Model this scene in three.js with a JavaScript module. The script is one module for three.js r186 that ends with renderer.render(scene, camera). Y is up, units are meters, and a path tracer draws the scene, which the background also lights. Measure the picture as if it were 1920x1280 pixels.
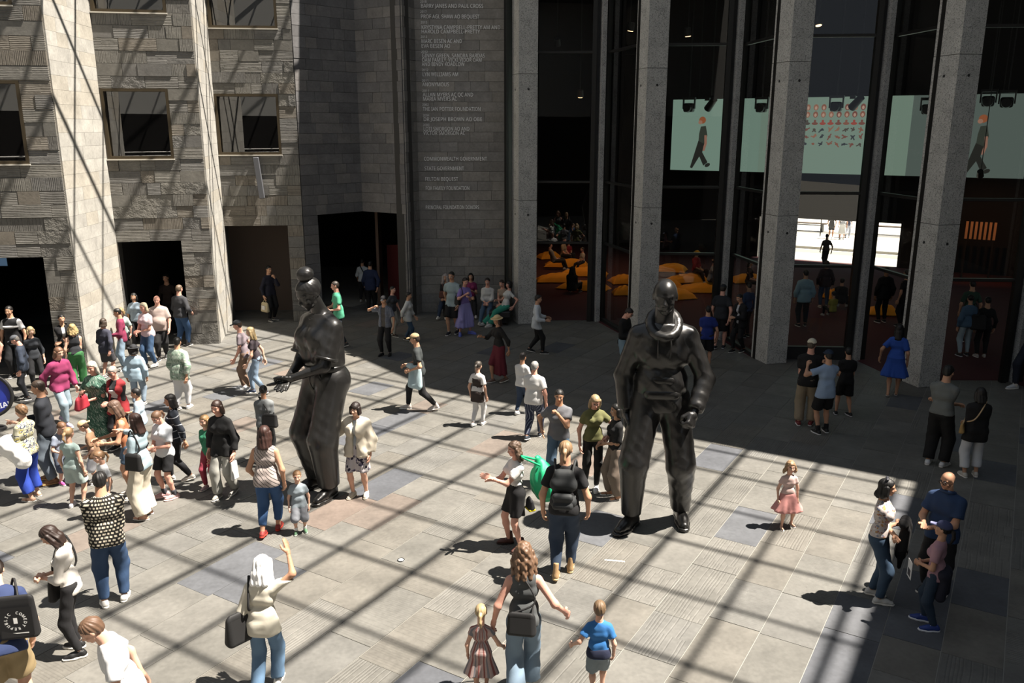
import * as THREE from 'three';
import { RectAreaLightUniformsLib } from 'three/addons/lights/RectAreaLightUniformsLib.js';
import { RoundedBoxGeometry } from 'three/addons/geometries/RoundedBoxGeometry.js';
import { TextGeometry } from 'three/addons/geometries/TextGeometry.js';
import { FontLoader } from 'three/addons/loaders/FontLoader.js';
import { mergeGeometries } from 'three/addons/utils/BufferGeometryUtils.js';

// ---------------------------------------------------------------- camera, sky, sun, exposure
const V = (x, y, z) => new THREE.Vector3(x, y, z), R = (d) => (d * Math.PI) / 180;
const scene = new THREE.Scene();
const CAM = { h: 5.75, pitch: R(14.2), f: 1577 };
const camera = new THREE.PerspectiveCamera((2 * Math.atan(640 / CAM.f) * 180) / Math.PI, 1.5, 0.1, 300);
camera.position.set(0, CAM.h, 0);
camera.rotation.set(-CAM.pitch, 0, 0);
const SUN = V(0.51, 1, 0.02).normalize();
scene.background = new THREE.Color().setRGB(0.2, 0.225, 0.26); // pale hazy sky over the glass roof
const sun = new THREE.DirectionalLight(0xfff5e8, 9.6);
sun.name = 'sun';
sun.position.copy(SUN).multiplyScalar(60).add(V(0, 0, -16));
sun.target.position.set(0, 0, -16);
sun.castShadow = true;
sun.shadow.mapSize.set(4096, 4096);
Object.assign(sun.shadow.camera, { left: -32, right: 32, top: 32, bottom: -32, near: 1, far: 140 });
scene.add(sun, sun.target);
const renderer = new THREE.WebGLRenderer({ antialias: true });
renderer.shadowMap.enabled = true;
renderer.toneMapping = THREE.LinearToneMapping;
renderer.toneMappingExposure = 1.75;
RectAreaLightUniformsLib.init();

// ---------------------------------------------------------------- helpers
function rngOf(seed) { let a = seed >>> 0; return () => { a = (a + 0x6d2b79f5) | 0; let t = Math.imul(a ^ (a >>> 15), 1 | a); t = (t + Math.imul(t ^ (t >>> 7), 61 | t)) ^ t; return ((t ^ (t >>> 14)) >>> 0) / 4294967296; }; }
const rnd = rngOf(77), rr = (a, b) => a + (b - a) * rnd(), pick = (a) => a[Math.floor(rnd() * a.length)];
const clamp = THREE.MathUtils.clamp, lerp = THREE.MathUtils.lerp;
const used = {};
function numbered(n) { const k = used[n] = (used[n] ?? -1) + 1; return k ? n + '_' + String(k).padStart(3, '0') : n; }
function shade(o) { o.castShadow = o.receiveShadow = true; return o; }
function mesh(name, geo, mat, parent) { const m = shade(new THREE.Mesh(geo, mat)); m.name = parent ? name : numbered(name); (parent ?? scene).add(m); return m; }
function thing(name, label, category, pos, turn = 0, group) {
  const g = new THREE.Group(); g.name = numbered(name); scene.add(g); if (pos) g.position.copy(pos); g.rotation.y = turn;
  g.userData = { label, category }; if (group) g.userData.group = group; return g;
}
function struct(name) { const g = new THREE.Group(); g.name = name; g.userData.kind = 'structure'; scene.add(g); return g; }
function tag(o, label, category, group) { o.userData = { label, category }; if (group) o.userData.group = group; return o; }
const lin = (r, g, b) => new THREE.Color().setRGB(r, g, b);
const mcache = {};
function mat(color, roughness = 0.85, extra = {}) {
  const key = JSON.stringify([color, roughness, Object.keys(extra).map((k) => k + (extra[k]?.uuid ?? extra[k]))]);
  return mcache[key] ??= new THREE.MeshStandardMaterial({ color: color?.isColor ? color : new THREE.Color(color), roughness, ...extra });
}
const box = (w, h, d, x = 0, y = 0, z = 0) => new THREE.BoxGeometry(w, h, d).translate(x, y, z);
const rbox = (w, h, d, r, x = 0, y = 0, z = 0) => new RoundedBoxGeometry(w, h, d, 2, r).translate(x, y, z);
const cyl = (r0, r1, h, n = 16, x = 0, y = 0, z = 0) => new THREE.CylinderGeometry(r0, r1, h, n).translate(x, y, z);
function bar(a, b, r, n = 8) { const d = b.clone().sub(a), g = new THREE.CylinderGeometry(r, r, d.length(), n); g.applyQuaternion(new THREE.Quaternion().setFromUnitVectors(V(0, 1, 0), d.clone().normalize())); const m = a.clone().add(b).multiplyScalar(0.5); return g.translate(m.x, m.y, m.z); }
const tube = (pts, r, seg = 16, n = 6) => new THREE.TubeGeometry(new THREE.CatmullRomCurve3(pts), seg, r, n);
const merge = (list) => mergeGeometries(list.map((g) => { const h = g.index ? g.toNonIndexed() : g; for (const k of Object.keys(h.attributes)) if (!['position', 'normal', 'uv'].includes(k)) h.deleteAttribute(k); return h; }));
// where a line of sight through a pixel of the 1920 x 1280 frame meets the floor, or an upright plane through P along u
function sight(px, py) { const c = Math.cos(CAM.pitch), s = Math.sin(CAM.pitch), x = px - 960, y = 640 - py; return V(x, -s * CAM.f + c * y, -c * CAM.f - s * y); }
function ground(px, py, h = 0) { const d = sight(px, py), t = (h - CAM.h) / d.y; return V(d.x * t, h, d.z * t); }
function onWall(px, py, P, u) { const d = sight(px, py), n = V(-u.z, 0, u.x), t = P.dot(n) / d.dot(n), q = V(d.x * t, CAM.h + d.y * t, d.z * t); return { s: (q.x - P.x) * u.x + (q.z - P.z) * u.z, y: q.y, p: q }; }
function depthScale(p) { const c = Math.cos(CAM.pitch), s = Math.sin(CAM.pitch); return CAM.f / (-p.z * c + (CAM.h - p.y) * s); }
function toPixel(p) { const c = Math.cos(CAM.pitch), s = Math.sin(CAM.pitch), k = depthScale(p), y = p.y - CAM.h; return [960 + k * p.x, 640 - k * (y * c - p.z * s)]; }

// ---------------------------------------------------------------- textures: grain, grooves, prints
function hash2(x, y, s) { let h = Math.imul(x, 374761393) ^ Math.imul(y, 668265263) ^ Math.imul(s, 2246822519); h = Math.imul(h ^ (h >>> 13), 1274126177); return ((h ^ (h >>> 16)) >>> 0) / 4294967296; }
function vnoise(x, y, s, px, py) { const xi = Math.floor(x), yi = Math.floor(y), fx = x - xi, fy = y - yi, u = fx * fx * (3 - 2 * fx), v = fy * fy * (3 - 2 * fy), m = (a, n) => ((a % n) + n) % n; const h = (i, j) => hash2(m(i, px), m(j, py), s); return lerp(lerp(h(xi, yi), h(xi + 1, yi), u), lerp(h(xi, yi + 1), h(xi + 1, yi + 1), u), v); }
function fbm(u, v, f, s, oct = 4) { let a = 0.5, t = 0, n = 0; for (let i = 0; i < oct; i++) { t += a * vnoise(u * f, v * f, s + i, f, f); n += a; a *= 0.5; f *= 2; } return t / n; }
function dataTex(n, fn, srgb, metres = 1) {
  const d = new Uint8Array(n * n * 4);
  for (let j = 0; j < n; j++) for (let i = 0; i < n; i++) { const c = fn(i / n, j / n), k = (j * n + i) * 4; d[k] = clamp(c[0], 0, 1) * 255; d[k + 1] = clamp(c[1], 0, 1) * 255; d[k + 2] = clamp(c[2], 0, 1) * 255; d[k + 3] = 255; }
  const t = new THREE.DataTexture(d, n, n); t.wrapS = t.wrapT = THREE.RepeatWrapping; t.magFilter = THREE.LinearFilter; t.minFilter = THREE.LinearMipmapLinearFilter; t.generateMipmaps = true;
  if (srgb) t.colorSpace = THREE.SRGBColorSpace; t.repeat.set(1 / metres, 1 / metres); t.needsUpdate = true; return t;
}
const grey = (v) => [v, v, v];
const grooveV = (u, v, s) => { const w = fbm(u, v, 4, s) * 0.016 + u, k = w * 34, c = Math.floor(k), f = k - c, on = hash2(((c % 34) + 34) % 34, Math.floor(v * 2), s) > 0.35; return on ? 1 - Math.exp(-((f - 0.5) ** 2) / 0.03) * 0.9 : 0.9; };
const bumpSmooth = dataTex(256, (u, v) => grey(0.35 + 0.5 * fbm(u, v, 12, 3) + 0.15 * fbm(u, v, 64, 9, 2)), false, 1);
const bumpRough = dataTex(256, (u, v) => grey(fbm(u, v, 7, 5) * 0.8 + 0.2 * fbm(u, v, 50, 6, 2)), false, 1);
const bumpGrooveV = dataTex(256, (u, v) => grey(grooveV(u, v, 11) * (0.75 + 0.25 * fbm(u, v, 20, 4))), false, 1.3);
const bumpGrooveH = dataTex(256, (u, v) => grey(grooveV(v, u, 17) * (0.75 + 0.25 * fbm(u, v, 20, 4))), false, 1.3);
const mottle = dataTex(256, (u, v) => grey(0.7 + 0.3 * (0.6 * fbm(u, v, 5, 21) + 0.4 * fbm(u, v, 40, 22, 3))), true, 1.7);
const speck = dataTex(512, (u, v) => { const a = fbm(u, v, 90, 31, 2), b = fbm(u, v, 6, 33); return grey((a > 0.62 ? 0.72 : a < 0.34 ? 0.86 : 0.96) * (0.86 + 0.14 * b)); }, true, 1.6);
const speckBump = dataTex(512, (u, v) => grey(fbm(u, v, 90, 31, 2)), false, 1.6);
// box geometry with uv in metres, shifted so that neighbours do not repeat
function stoneBox(w, h, d, x, y, z, ou, ov) {
  const g = new THREE.BoxGeometry(w, h, d), p = g.attributes.position, n = g.attributes.normal, uv = g.attributes.uv;
  for (let i = 0; i < p.count; i++) { const X = p.getX(i) + ou, Y = p.getY(i) + ov, Z = p.getZ(i); if (Math.abs(n.getX(i)) > 0.5) uv.setXY(i, Z + ou, Y); else if (Math.abs(n.getY(i)) > 0.5) uv.setXY(i, X, Z + ov); else uv.setXY(i, X, Y); }
  return g.translate(x, y, z);
}
function stoneMats(tones, kinds, depth) {
  const out = [], maps = { smooth: bumpSmooth, rough: bumpRough, vg: bumpGrooveV, hg: bumpGrooveH };
  for (const t of tones) for (const k of kinds) out.push(new THREE.MeshStandardMaterial({ color: lin(...t), roughness: 0.82, map: mottle, bumpMap: maps[k], bumpScale: depth[k] }));
  return out;
}
const bumpDepth = { smooth: 0.004, rough: 0.03, vg: 0.016, hg: 0.02 };
const blueTones = [[0.235, 0.226, 0.202], [0.208, 0.2, 0.182], [0.252, 0.241, 0.212], [0.222, 0.216, 0.202], [0.245, 0.22, 0.182]];
const wallMats = stoneMats(blueTones, ['hg', 'smooth', 'hg', 'rough', 'vg'], bumpDepth);
const plainMats = stoneMats([[0.2, 0.195, 0.195], [0.165, 0.162, 0.165], [0.23, 0.22, 0.212], [0.19, 0.187, 0.19]], ['smooth'], bumpDepth);
const nameMats = stoneMats([[0.33, 0.315, 0.295], [0.285, 0.273, 0.258], [0.36, 0.34, 0.312], [0.31, 0.3, 0.288]], ['smooth'], bumpDepth);
const creamMats = stoneMats([[0.5, 0.487, 0.445], [0.48, 0.468, 0.43], [0.52, 0.507, 0.462], [0.5, 0.47, 0.405]], ['smooth'], bumpDepth);
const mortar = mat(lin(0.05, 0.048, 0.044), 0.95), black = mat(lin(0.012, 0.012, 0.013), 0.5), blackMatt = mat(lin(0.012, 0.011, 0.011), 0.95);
const darkSteel = mat(lin(0.03, 0.029, 0.027), 0.42, { metalness: 0.6 });
const glass = new THREE.MeshPhysicalMaterial({ color: lin(0.86, 0.9, 0.88), transmission: 1, thickness: 0, roughness: 0, ior: 1.5 });
const tinted = new THREE.MeshPhysicalMaterial({ color: lin(0.55, 0.57, 0.58), transmission: 1, thickness: 0, roughness: 0, ior: 2.1 });

// ---------------------------------------------------------------- paving: rows along A, joints along B
const angA = R(31.3), A = V(Math.sin(angA), 0, -Math.cos(angA)), B = V(Math.cos(angA), 0, Math.sin(angA));
const floor = struct('floor');
floor.rotation.y = -angA;
{
  const tones = [[0.178, 0.174, 0.158], [0.166, 0.162, 0.146], [0.19, 0.185, 0.168], [0.172, 0.17, 0.158], [0.18, 0.171, 0.15]];
  const mats = stoneMats(tones, ['smooth', 'vg', 'hg'], { smooth: 0.003, vg: 0.006, hg: 0.006 });
  const blue = stoneMats([[0.125, 0.132, 0.145], [0.108, 0.115, 0.13]], ['smooth'], { smooth: 0.002 }), pink = stoneMats([[0.21, 0.168, 0.142], [0.195, 0.165, 0.142]], ['smooth'], { smooth: 0.003 });
  for (const m of [...mats, ...blue, ...pink]) m.roughness = 0.62;
  const ab = (px, py) => { const g = ground(px, py); return [g.dot(B), g.dot(A)]; };
  const blues = [[1412, 968], [1590, 1165], [400, 1078], [735, 897], [695, 722], [1110, 1000], [1665, 925], [860, 1272], [650, 828], [1360, 857], [1865, 1150], [1880, 890], [720, 790], [480, 690], [940, 650]].map((q) => ab(...q));
  const pinks = [[625, 965], [690, 985], [650, 950], [545, 705], [180, 1010]].map((q) => ab(...q));
  const list = [], W = 0.62;
  for (let k = -46; k < 38; k++) {
    const b0 = -2.68 + W * k, r = rngOf(900 + k);
    let a = -4 + r() * 0.8;
    while (a < 33) {
      const len = [0.75, 1.05, 1.35, 0.92, 1.2][Math.floor(r() * 5)], a1 = a + len, bc = b0 + W / 2, ac = a + len / 2, P = B.clone().multiplyScalar(bc).addScaledVector(A, ac);
      const inAt = (l) => l.some(([x, y]) => x > b0 && x < b0 + W && y > a && y < a1), t = r(), q = r();
      let m = t < 0.5 ? mats[Math.floor(q * 5) * 3] : t < 0.72 ? mats[Math.floor(q * 5) * 3 + 1] : mats[Math.floor(q * 5) * 3 + 2];
      if (inAt(pinks) || r() < 0.015) m = pink[q < 0.5 ? 0 : 1];
      if (inAt(blues) || r() < 0.012) m = blue[q < 0.5 ? 0 : 1];
      if (P.z < -2 && P.z > -28 && Math.abs(P.x) < 14) {
        const [px, py] = toPixel(P), sc = depthScale(P);
        list.push({ b0, a, len, m, lift: r() * 0.003, vis: px > -60 && px < 1980 && py > 540 && py < 1340, size: sc, ou: r() * 9, ov: r() * 9 });
      }
      a = a1;
    }
  }
  list.sort((x, y) => y.vis - x.vis || y.size - x.size);
  const rest = new Map();
  list.forEach((t, i) => {
    const g = stoneBox(W - 0.009, 0.05, t.len - 0.009, t.b0 + W / 2, -0.025 - t.lift, -(t.a + t.len / 2), t.ou, t.ov);
    if (i < 300) mesh('paver', g, t.m, floor);
    else rest.set(t.m, [...(rest.get(t.m) ?? []), g]);
  });
  for (const [m, gs] of rest) mesh('far_paving', merge(gs), m, floor).userData.kind = 'stuff';
  const bed = mesh('joint_bed', box(100, 0.3, 100, 0, -0.157, 0), mat(lin(0.26, 0.255, 0.23), 0.95), floor);
}

// ---------------------------------------------------------------- stone walls
// a wall from P0 to P1 (as seen, left to right) with openings [u0, u1, v0, v1]; each stone a mesh of its own
function stoneWall(name, P0, P1, H, opts) {
  const g = struct(name), u = P1.clone().sub(P0), L = u.length(); u.normalize();
  g.position.copy(P0); g.rotation.y = Math.atan2(-u.z, u.x);
  const ops = opts.openings ?? [], top = opts.stonesTo ?? H, s0 = opts.stonesFrom ?? 0, thick = opts.thick ?? 0.35, r = rngOf(opts.seed);
  const doors = ops.filter((o) => o[2] <= 0).sort((a, b) => a[0] - b[0]);
  const pts = []; if (!(doors[0]?.[0] < 1e-3)) pts.push([0, 0]);
  for (const [a, b, , d] of doors) { if (a > 1e-3) pts.push([a, 0]); pts.push([a, d], [b, d]); if (b < L - 1e-3) pts.push([b, 0]); }
  if (!doors.length || doors.at(-1)[1] < L - 1e-3) pts.push([L, 0]);
  pts.push([L, H], [0, H]);
  const sh = new THREE.Shape(pts.map((q) => new THREE.Vector2(...q)));
  for (const [a, b, c, d] of ops.filter((o) => o[2] > 0)) sh.holes.push(new THREE.Path([[a, c], [b, c], [b, d], [a, d]].map((q) => new THREE.Vector2(...q))));
  mesh('core', new THREE.ExtrudeGeometry(sh, { depth: thick, bevelEnabled: false }).translate(0, 0, -thick), opts.coreMat ?? mortar, g);
  const cuts = [...new Set([0, top, ...ops.flatMap((o) => [o[2], o[3]]).filter((v) => v > 0 && v < top)])].sort((a, b) => a - b), rows = [];
  for (let i = 1; i < cuts.length; i++) { const n = Math.max(1, Math.round((cuts[i] - cuts[i - 1]) / opts.course)); for (let k = 0; k < n; k++) rows.push([lerp(cuts[i - 1], cuts[i], k / n), lerp(cuts[i - 1], cuts[i], (k + 1) / n)]); }
  let count = 0; const over = new Map();
  for (const [v0, v1] of rows) {
    let spans = [[s0, L]];
    for (const [a, b, c, d] of ops) if (v0 < d - 1e-3 && v1 > c + 1e-3) spans = spans.flatMap(([x, y]) => (b <= x || a >= y ? [[x, y]] : [[x, a], [b, y]].filter(([p, q]) => q - p > 0.02)));
    for (const [x0, x1] of spans) {
      let x = x0;
      while (x < x1 - 0.01) {
        let len = lerp(opts.len[0], opts.len[1], r() ** 1.5); if (x1 - x - len < opts.len[0] * 0.6) len = x1 - x;
        const d = 0.03 + r() * (opts.proud ?? 0.014), m = opts.mats[Math.floor(r() * opts.mats.length)], gap = opts.gap ?? 0.008;
        const geo = stoneBox(len - gap, v1 - v0 - gap, d, x + len / 2, (v0 + v1) / 2, d / 2, r() * 9, r() * 9);
        if (count++ < 300) mesh('stone', geo, m, g); else over.set(m, [...(over.get(m) ?? []), geo]);
        x += len;
      }
    }
  }
  for (const [m, gs] of over) mesh('upper_stonework', merge(gs), m, g).userData.kind = 'stuff';
  return { g, u, L, P0 };
}
const H = 13.5;
const F1R = V(-10.27, 0, -19.56), F2L = V(-10.44, 0, -22.13), F2R = V(-8.08, 0, -22.54), F3L = V(-8.57, 0, -25.05), F3R = V(-6.26, 0, -25.3), uF = V(0.985, 0, -0.17).normalize();
const F1L = F1R.clone().addScaledVector(uF, -7), NC = V(-4.73, 0, -26.86), NR = V(-3.22, 0, -25.9), D0 = V(-2.93, 0, -26.65), D1 = V(-0.2, 0, -26.7);
function rectOn(P0, P1, x0, x1, y0, y1) { // picture rectangle to [u0, u1, v0, v1] on that wall
  const u = P1.clone().sub(P0).normalize(), a = onWall(x0, (y0 + y1) / 2, P0, u), b = onWall(x1, (y0 + y1) / 2, P0, u), xm = (x0 + x1) / 2;
  return [a.s, b.s, onWall(xm, y1, P0, u).y, onWall(xm, y0, P0, u).y];
}
let winN = 0;
function wallWindow(w, [a, b, c, d]) {
  const n = ++winN, g = struct('window_' + n); g.position.copy(w.g.position); g.rotation.y = w.g.rotation.y;
  const bronze = mat(lin(0.075, 0.058, 0.035), 0.4, { metalness: 0.5 }), t = 0.07, dz = 0.3;
  for (const [x0, x1, y0, y1] of [[a, b, d - t, d], [a, b, c, c + t], [a, a + t, c + t, d - t], [b - t, b, c + t, d - t]]) mesh('frame_rail', box(x1 - x0, y1 - y0, dz, (x0 + x1) / 2, (y0 + y1) / 2, -dz / 2 + 0.05), bronze, g);
  mesh('sill', box(b - a + 0.04, 0.03, 0.12, (a + b) / 2, c - 0.015, 0.02), mat(lin(0.6, 0.57, 0.5), 0.5), g);
  mesh('pane', new THREE.PlaneGeometry(b - a - 2 * t, d - c - 2 * t).translate((a + b) / 2, (c + d) / 2, -0.1), tinted, g);
}
const r1 = { door: rectOn(F1L, F1R, -140, 98, 484, 720), w1: rectOn(F1L, F1R, -120, 46, 150, 308), w0: rectOn(F1L, F1R, -150, 12, -160, 8) };
const r2 = { door: rectOn(F2L, F2R, 218, 350, 452, 660), w1: rectOn(F2L, F2R, 178, 321, 166, 298), w0: rectOn(F2L, F2R, 146, 305, -130, 23) };
const r3 = { door: rectOn(F3L, F3R, 421, 545, 423, 600), w1: rectOn(F3L, F3R, 402, 525, 176, 290), w0: rectOn(F3L, F3R, 386, 516, -90, 53) };
for (const q of [r1, r2, r3]) q.door[2] = 0;
r1.w0[1] = Math.min(r1.w0[1], 6.6); r2.door[0] = Math.max(0.05, r2.door[0]); r2.w1[0] = Math.max(0.05, r2.w1[0]); r2.w0[0] = Math.max(0.05, r2.w0[0]); r3.door[0] = Math.max(0.05, r3.door[0]); r3.w1[0] = Math.max(0.05, r3.w1[0]); r3.w0[0] = Math.max(0.05, r3.w0[0]);
const facet = { course: 0.31, len: [0.28, 1.25], mats: wallMats, stonesTo: 10.6, proud: 0.022 };
const wF1 = stoneWall('wall_left_front', F1L, F1R, H, { ...facet, seed: 1, stonesFrom: 3.2, openings: [r1.door, r1.w1, r1.w0] });
const wF2 = stoneWall('wall_left_middle', F2L, F2R, H, { ...facet, seed: 2, openings: [r2.door, r2.w1, r2.w0] });
const wF3 = stoneWall('wall_left_rear', F3L, F3R, H, { ...facet, seed: 3, openings: [r3.door, r3.w1, r3.w0] });
for (const [w, q] of [[wF1, r1], [wF2, r2], [wF3, r3]]) { wallWindow(w, q.w1); wallWindow(w, q.w0); }
const cream = { course: 0.31, len: [0.5, 1.4], mats: creamMats, stonesTo: 11, proud: 0.003, gap: 0.004, coreMat: mat(lin(0.5, 0.46, 0.39), 0.9) };
stoneWall('wall_reveal_front', F1R, F2L, H, { ...cream, seed: 4 });
stoneWall('wall_reveal_rear', F2R, F3L, H, { ...cream, seed: 5 });
// recessed corner with the dark entrance, and the wall with the names
const uN1 = NC.clone().sub(F3R).normalize(), uN2 = NR.clone().sub(NC).normalize();
const nTop = onWall(690, 395, F3R, uN1).y, nA = onWall(600, 500, F3R, uN1).s, nB = onWall(762, 500, NC, uN2).s;
const niche = { course: 0.3, len: [0.35, 1.0], mats: plainMats, stonesTo: 10.4, proud: 0.01 };
stoneWall('wall_niche_left', F3R, NC, H, { ...niche, seed: 6, openings: [[nA, NC.distanceTo(F3R), 0, nTop]] });
stoneWall('wall_niche_right', NC, NR, H, { ...niche, seed: 7, openings: [[0, nB, 0, nTop]] });
stoneWall('wall_niche_end', NR, D0, H, { ...niche, mats: nameMats, seed: 8, course: 0.3 });
const wName = stoneWall('wall_names', D0, D1, H, { ...niche, mats: nameMats, seed: 9, len: [0.45, 1.1], thick: 0.4 });
// ---------------------------------------------------------------- lettering on the wall of names
const font = await new FontLoader().loadAsync('fonts/droid/droid_sans_regular.typeface.json');
const fontBold = await new FontLoader().loadAsync('fonts/droid/droid_sans_bold.typeface.json');
{
  const lm = mat(lin(0.85, 0.86, 0.86), 0.5), u = wName.u;
  const put = (text, px, py, capPx, w) => {
    const at = onWall(px, py, D0, u), size = capPx / depthScale(at.p);
    const g = new TextGeometry(text, { font, size: size * 0.92, depth: 0.012, curveSegments: 2, bevelEnabled: false });
    g.computeBoundingBox();
    const want = w ? w / depthScale(at.p) : 0, has = g.boundingBox.max.x;
    if (want) g.scale(want / has, 1, 1);
    g.translate(at.s, at.y - size / 2, 0.046);
    mesh('lettering', g, lm, wName.g);
  };
  for (const [y, x, yr, ...lines] of [
    [3, 788, '2018', ['BARRY JANES AND PAUL CROSS', 11, 117]], [22, 788, '2017', ['PROF AGL SHAW AO BEQUEST', 31, 110]],
    [42, 789, '2015', ['KRYSTYNA CAMPBELL-PRETTY AM AND', 51, 148], ['HAROLD CAMPBELL-PRETTY', 59, 110]],
    [69, 789, '2013', ['MARC BESEN AC AND', 77, 76], ['EVA BESEN AO', 86, 54]],
    [97, 790, '2012', ['GINNY GREEN, SANDRA BARDAS', 104, 118], ['OAM FAMILY, VICKI VIDOR OAM', 112, 112], ['AND BINDY KOADLOW', 120, 80]],
    [131, 791, '2012', ['LYN WILLIAMS AM', 139, 67]], [151, 791, '2011', ['ANONYMOUS', 158, 50]],
    [170, 792, '2011', ['ALLAN MYERS AC QC AND', 177, 94], ['MARIA MYERS AC', 185, 64]], [196, 792, '2002', ['THE IAN POTTER FOUNDATION', 204, 108]],
    [216, 793, '2004', ['DR JOSEPH BROWN AO OBE', 223, 110]], [234, 793, '2003', ['LOTI SMORGON AO AND', 241, 86], ['VICTOR SMORGON AC', 249, 78]],
    [0, 794, '', ['COMMONWEALTH GOVERNMENT', 297, 118]], [0, 795, '', ['STATE GOVERNMENT', 315, 74]], [0, 796, '', ['FELTON BEQUEST', 335, 62]],
    [0, 797, '', ['FOX FAMILY FOUNDATION', 352, 82]], [0, 797, '', ['PRINCIPAL FOUNDATION DONORS', 388, 100]]]) {
    if (yr) put(yr, x, y, 4.6, 12);
    for (const [t, ly, w] of lines) put(t, x + 1, ly, 7.4, w);
  }
}

// ---------------------------------------------------------------- glazed front: columns, fins, frames, panes
const e1 = V(0.966, 0, -0.259), e2 = V(-0.259, 0, -0.966);
const corners = [V(0.19, 0, -24.83), V(3.45, 0, -22.5), V(6.4, 0, -20.37), V(9.3, 0, -18.4), V(12.25, 0, -16.35), V(15.2, 0, -14.3)];
const CW = 0.56, CD = 0.74;
const concrete = new THREE.MeshStandardMaterial({ color: lin(0.66, 0.655, 0.62), roughness: 0.9, map: speck, bumpMap: speckBump, bumpScale: 0.006 });
const finConcrete = new THREE.MeshStandardMaterial({ color: lin(0.5, 0.5, 0.49), roughness: 0.9, map: speck, bumpMap: speckBump, bumpScale: 0.005 });
const liftA = onWall(1200, 390, corners[1], e1).y, liftB = onWall(1215, 127, corners[1], e1).y, lifts = [0, liftA, liftB, liftB * 2 - liftA, H];
const tilt = Math.atan2(-e1.z, e1.x), hole = mat(lin(0.03, 0.03, 0.03), 0.9);
corners.forEach((c, i) => {
  const g = struct(i ? 'column_' + String(i).padStart(3, '0') : 'column'); g.position.copy(c); g.rotation.y = tilt;
  for (let k = 0; k + 1 < lifts.length; k++) {
    const h = lifts[k + 1] - lifts[k], part = mesh('concrete_lift', (() => { const q = stoneBox(CW, h - 0.012, CD, CW / 2, lifts[k] + h / 2, -CD / 2, i * 3.1, k); return q; })(), concrete, g);
    if (k) for (const [x, z, turn] of [[CW * 0.52, 0.001, 0], [-0.001, -CD * 0.5, -Math.PI / 2]]) { const d = new THREE.CylinderGeometry(0.032, 0.032, 0.008, 12).rotateX(Math.PI / 2).rotateY(turn).translate(x, lifts[k] - 0.42, z); mesh('tie_hole', d, hole, part); }
  }
});
const fins = corners.map((c) => V(c.x + 2.4, 0, c.z - 0.5));
const bayT = [98, 341, 455].map((y) => onWall(1070, y, corners[0].clone().addScaledVector(e2, 0.5), fins[0].clone().sub(corners[0].clone().addScaledVector(e2, 0.5)).normalize()).y);
let bayN = winN;
function glazing(Pa, Pb, open, inset) {
  const g = struct('window_' + ++bayN), u = Pb.clone().sub(Pa), L = u.length(); u.normalize(); g.position.copy(Pa); g.rotation.y = Math.atan2(-u.z, u.x);
  const hs = [0.02, bayT[2], bayT[1], bayT[0], bayT[0] * 2 - bayT[1], H];
  for (let k = 1; k < 5; k++) mesh('transom', rbox(L, 0.07, 0.1, 0.01, L / 2, hs[k], 0), darkSteel, g);
  mesh('jamb', box(0.1, H, 0.14, 0.05, H / 2, 0), darkSteel, g); mesh('jamb', box(0.12, H, 0.14, L - 0.06, H / 2, 0), darkSteel, g);
  for (let k = open ? 1 : 0; k < 5; k++) mesh('pane', new THREE.PlaneGeometry(L - 0.2, hs[k + 1] - hs[k] - 0.07).translate(L / 2, (hs[k] + hs[k + 1]) / 2, 0), glass, g);
  if (!open) mesh('bottom_rail', box(L, inset ? 0.34 : 0.1, 0.12, L / 2, inset ? 0.17 : 0.05, 0), black, g);
}
fins.forEach((f, i) => {
  const g = struct(i ? 'mullion_fin_' + String(i).padStart(3, '0') : 'mullion_fin'); g.position.copy(f); g.rotation.y = tilt;
  mesh('concrete_fin', stoneBox(0.13, H, 0.3, 0, H / 2, 0, i, 0), finConcrete, g);
  for (const s of [-1, 1]) mesh('steel_flange', box(0.1, H, 0.16, s * 0.14, H / 2, -0.06), black, g);
  const cR = corners[i].clone().addScaledVector(e1, CW - 0.04).addScaledVector(e2, 0.45);
  glazing(cR, f.clone().addScaledVector(e1, -0.18), i === 0 || i === 3, i === 2);
  if (corners[i + 1]) glazing(f.clone().addScaledVector(e1, 0.18), corners[i + 1].clone().addScaledVector(e2, CD - 0.2).addScaledVector(e1, 0.05), i === 2 || i === 3, false);
});
// narrow glazed return and steel post between the wall of names and the first column
{
  const g = struct('trim_1');
  mesh('steel_post', box(0.12, H, 0.2, D1.x + 0.02, H / 2, D1.z + 0.05), darkSteel, g);
  mesh('return_pane', new THREE.PlaneGeometry(1.45, H).rotateY(Math.PI / 2 - 0.42).translate(D1.x + 0.32, H / 2, D1.z + 0.75), mat(lin(0.05, 0.055, 0.052), 0.55), g);
}
// ---------------------------------------------------------------- foyer behind the glass
const W0 = V(13.76, 0, -37.13), nW = A.clone().negate(), wallAt = (px, py, off = 0) => onWall(px, py, W0.clone().addScaledVector(nW, off), B);
{
  const carpet = new THREE.MeshStandardMaterial({ color: lin(0.06, 0.012, 0.015), roughness: 0.97, bumpMap: bumpRough, bumpScale: 0.004 });
  const poly = [V(-0.1, 0, -26.8), corners[0].clone().addScaledVector(e1, CW).addScaledVector(e2, 0.4)];
  fins.forEach((f, i) => { poly.push(f.clone().addScaledVector(e2, 0.1)); if (corners[i + 1]) poly.push(corners[i + 1].clone().addScaledVector(e2, CD - 0.1)); });
  poly.push(V(22, 0, -14.6), V(26, 0, -29.9), V(-3, 0, -47.35), V(-3, 0, -27.4));
  const sh = new THREE.Shape(poly.map((p) => new THREE.Vector2(p.x, -p.z)));
  const c = mesh('carpet', new THREE.ExtrudeGeometry(sh, { depth: 0.4, bevelEnabled: false }).rotateX(-Math.PI / 2).translate(0, -0.392, 0), carpet); c.userData.kind = 'structure';
}
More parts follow.
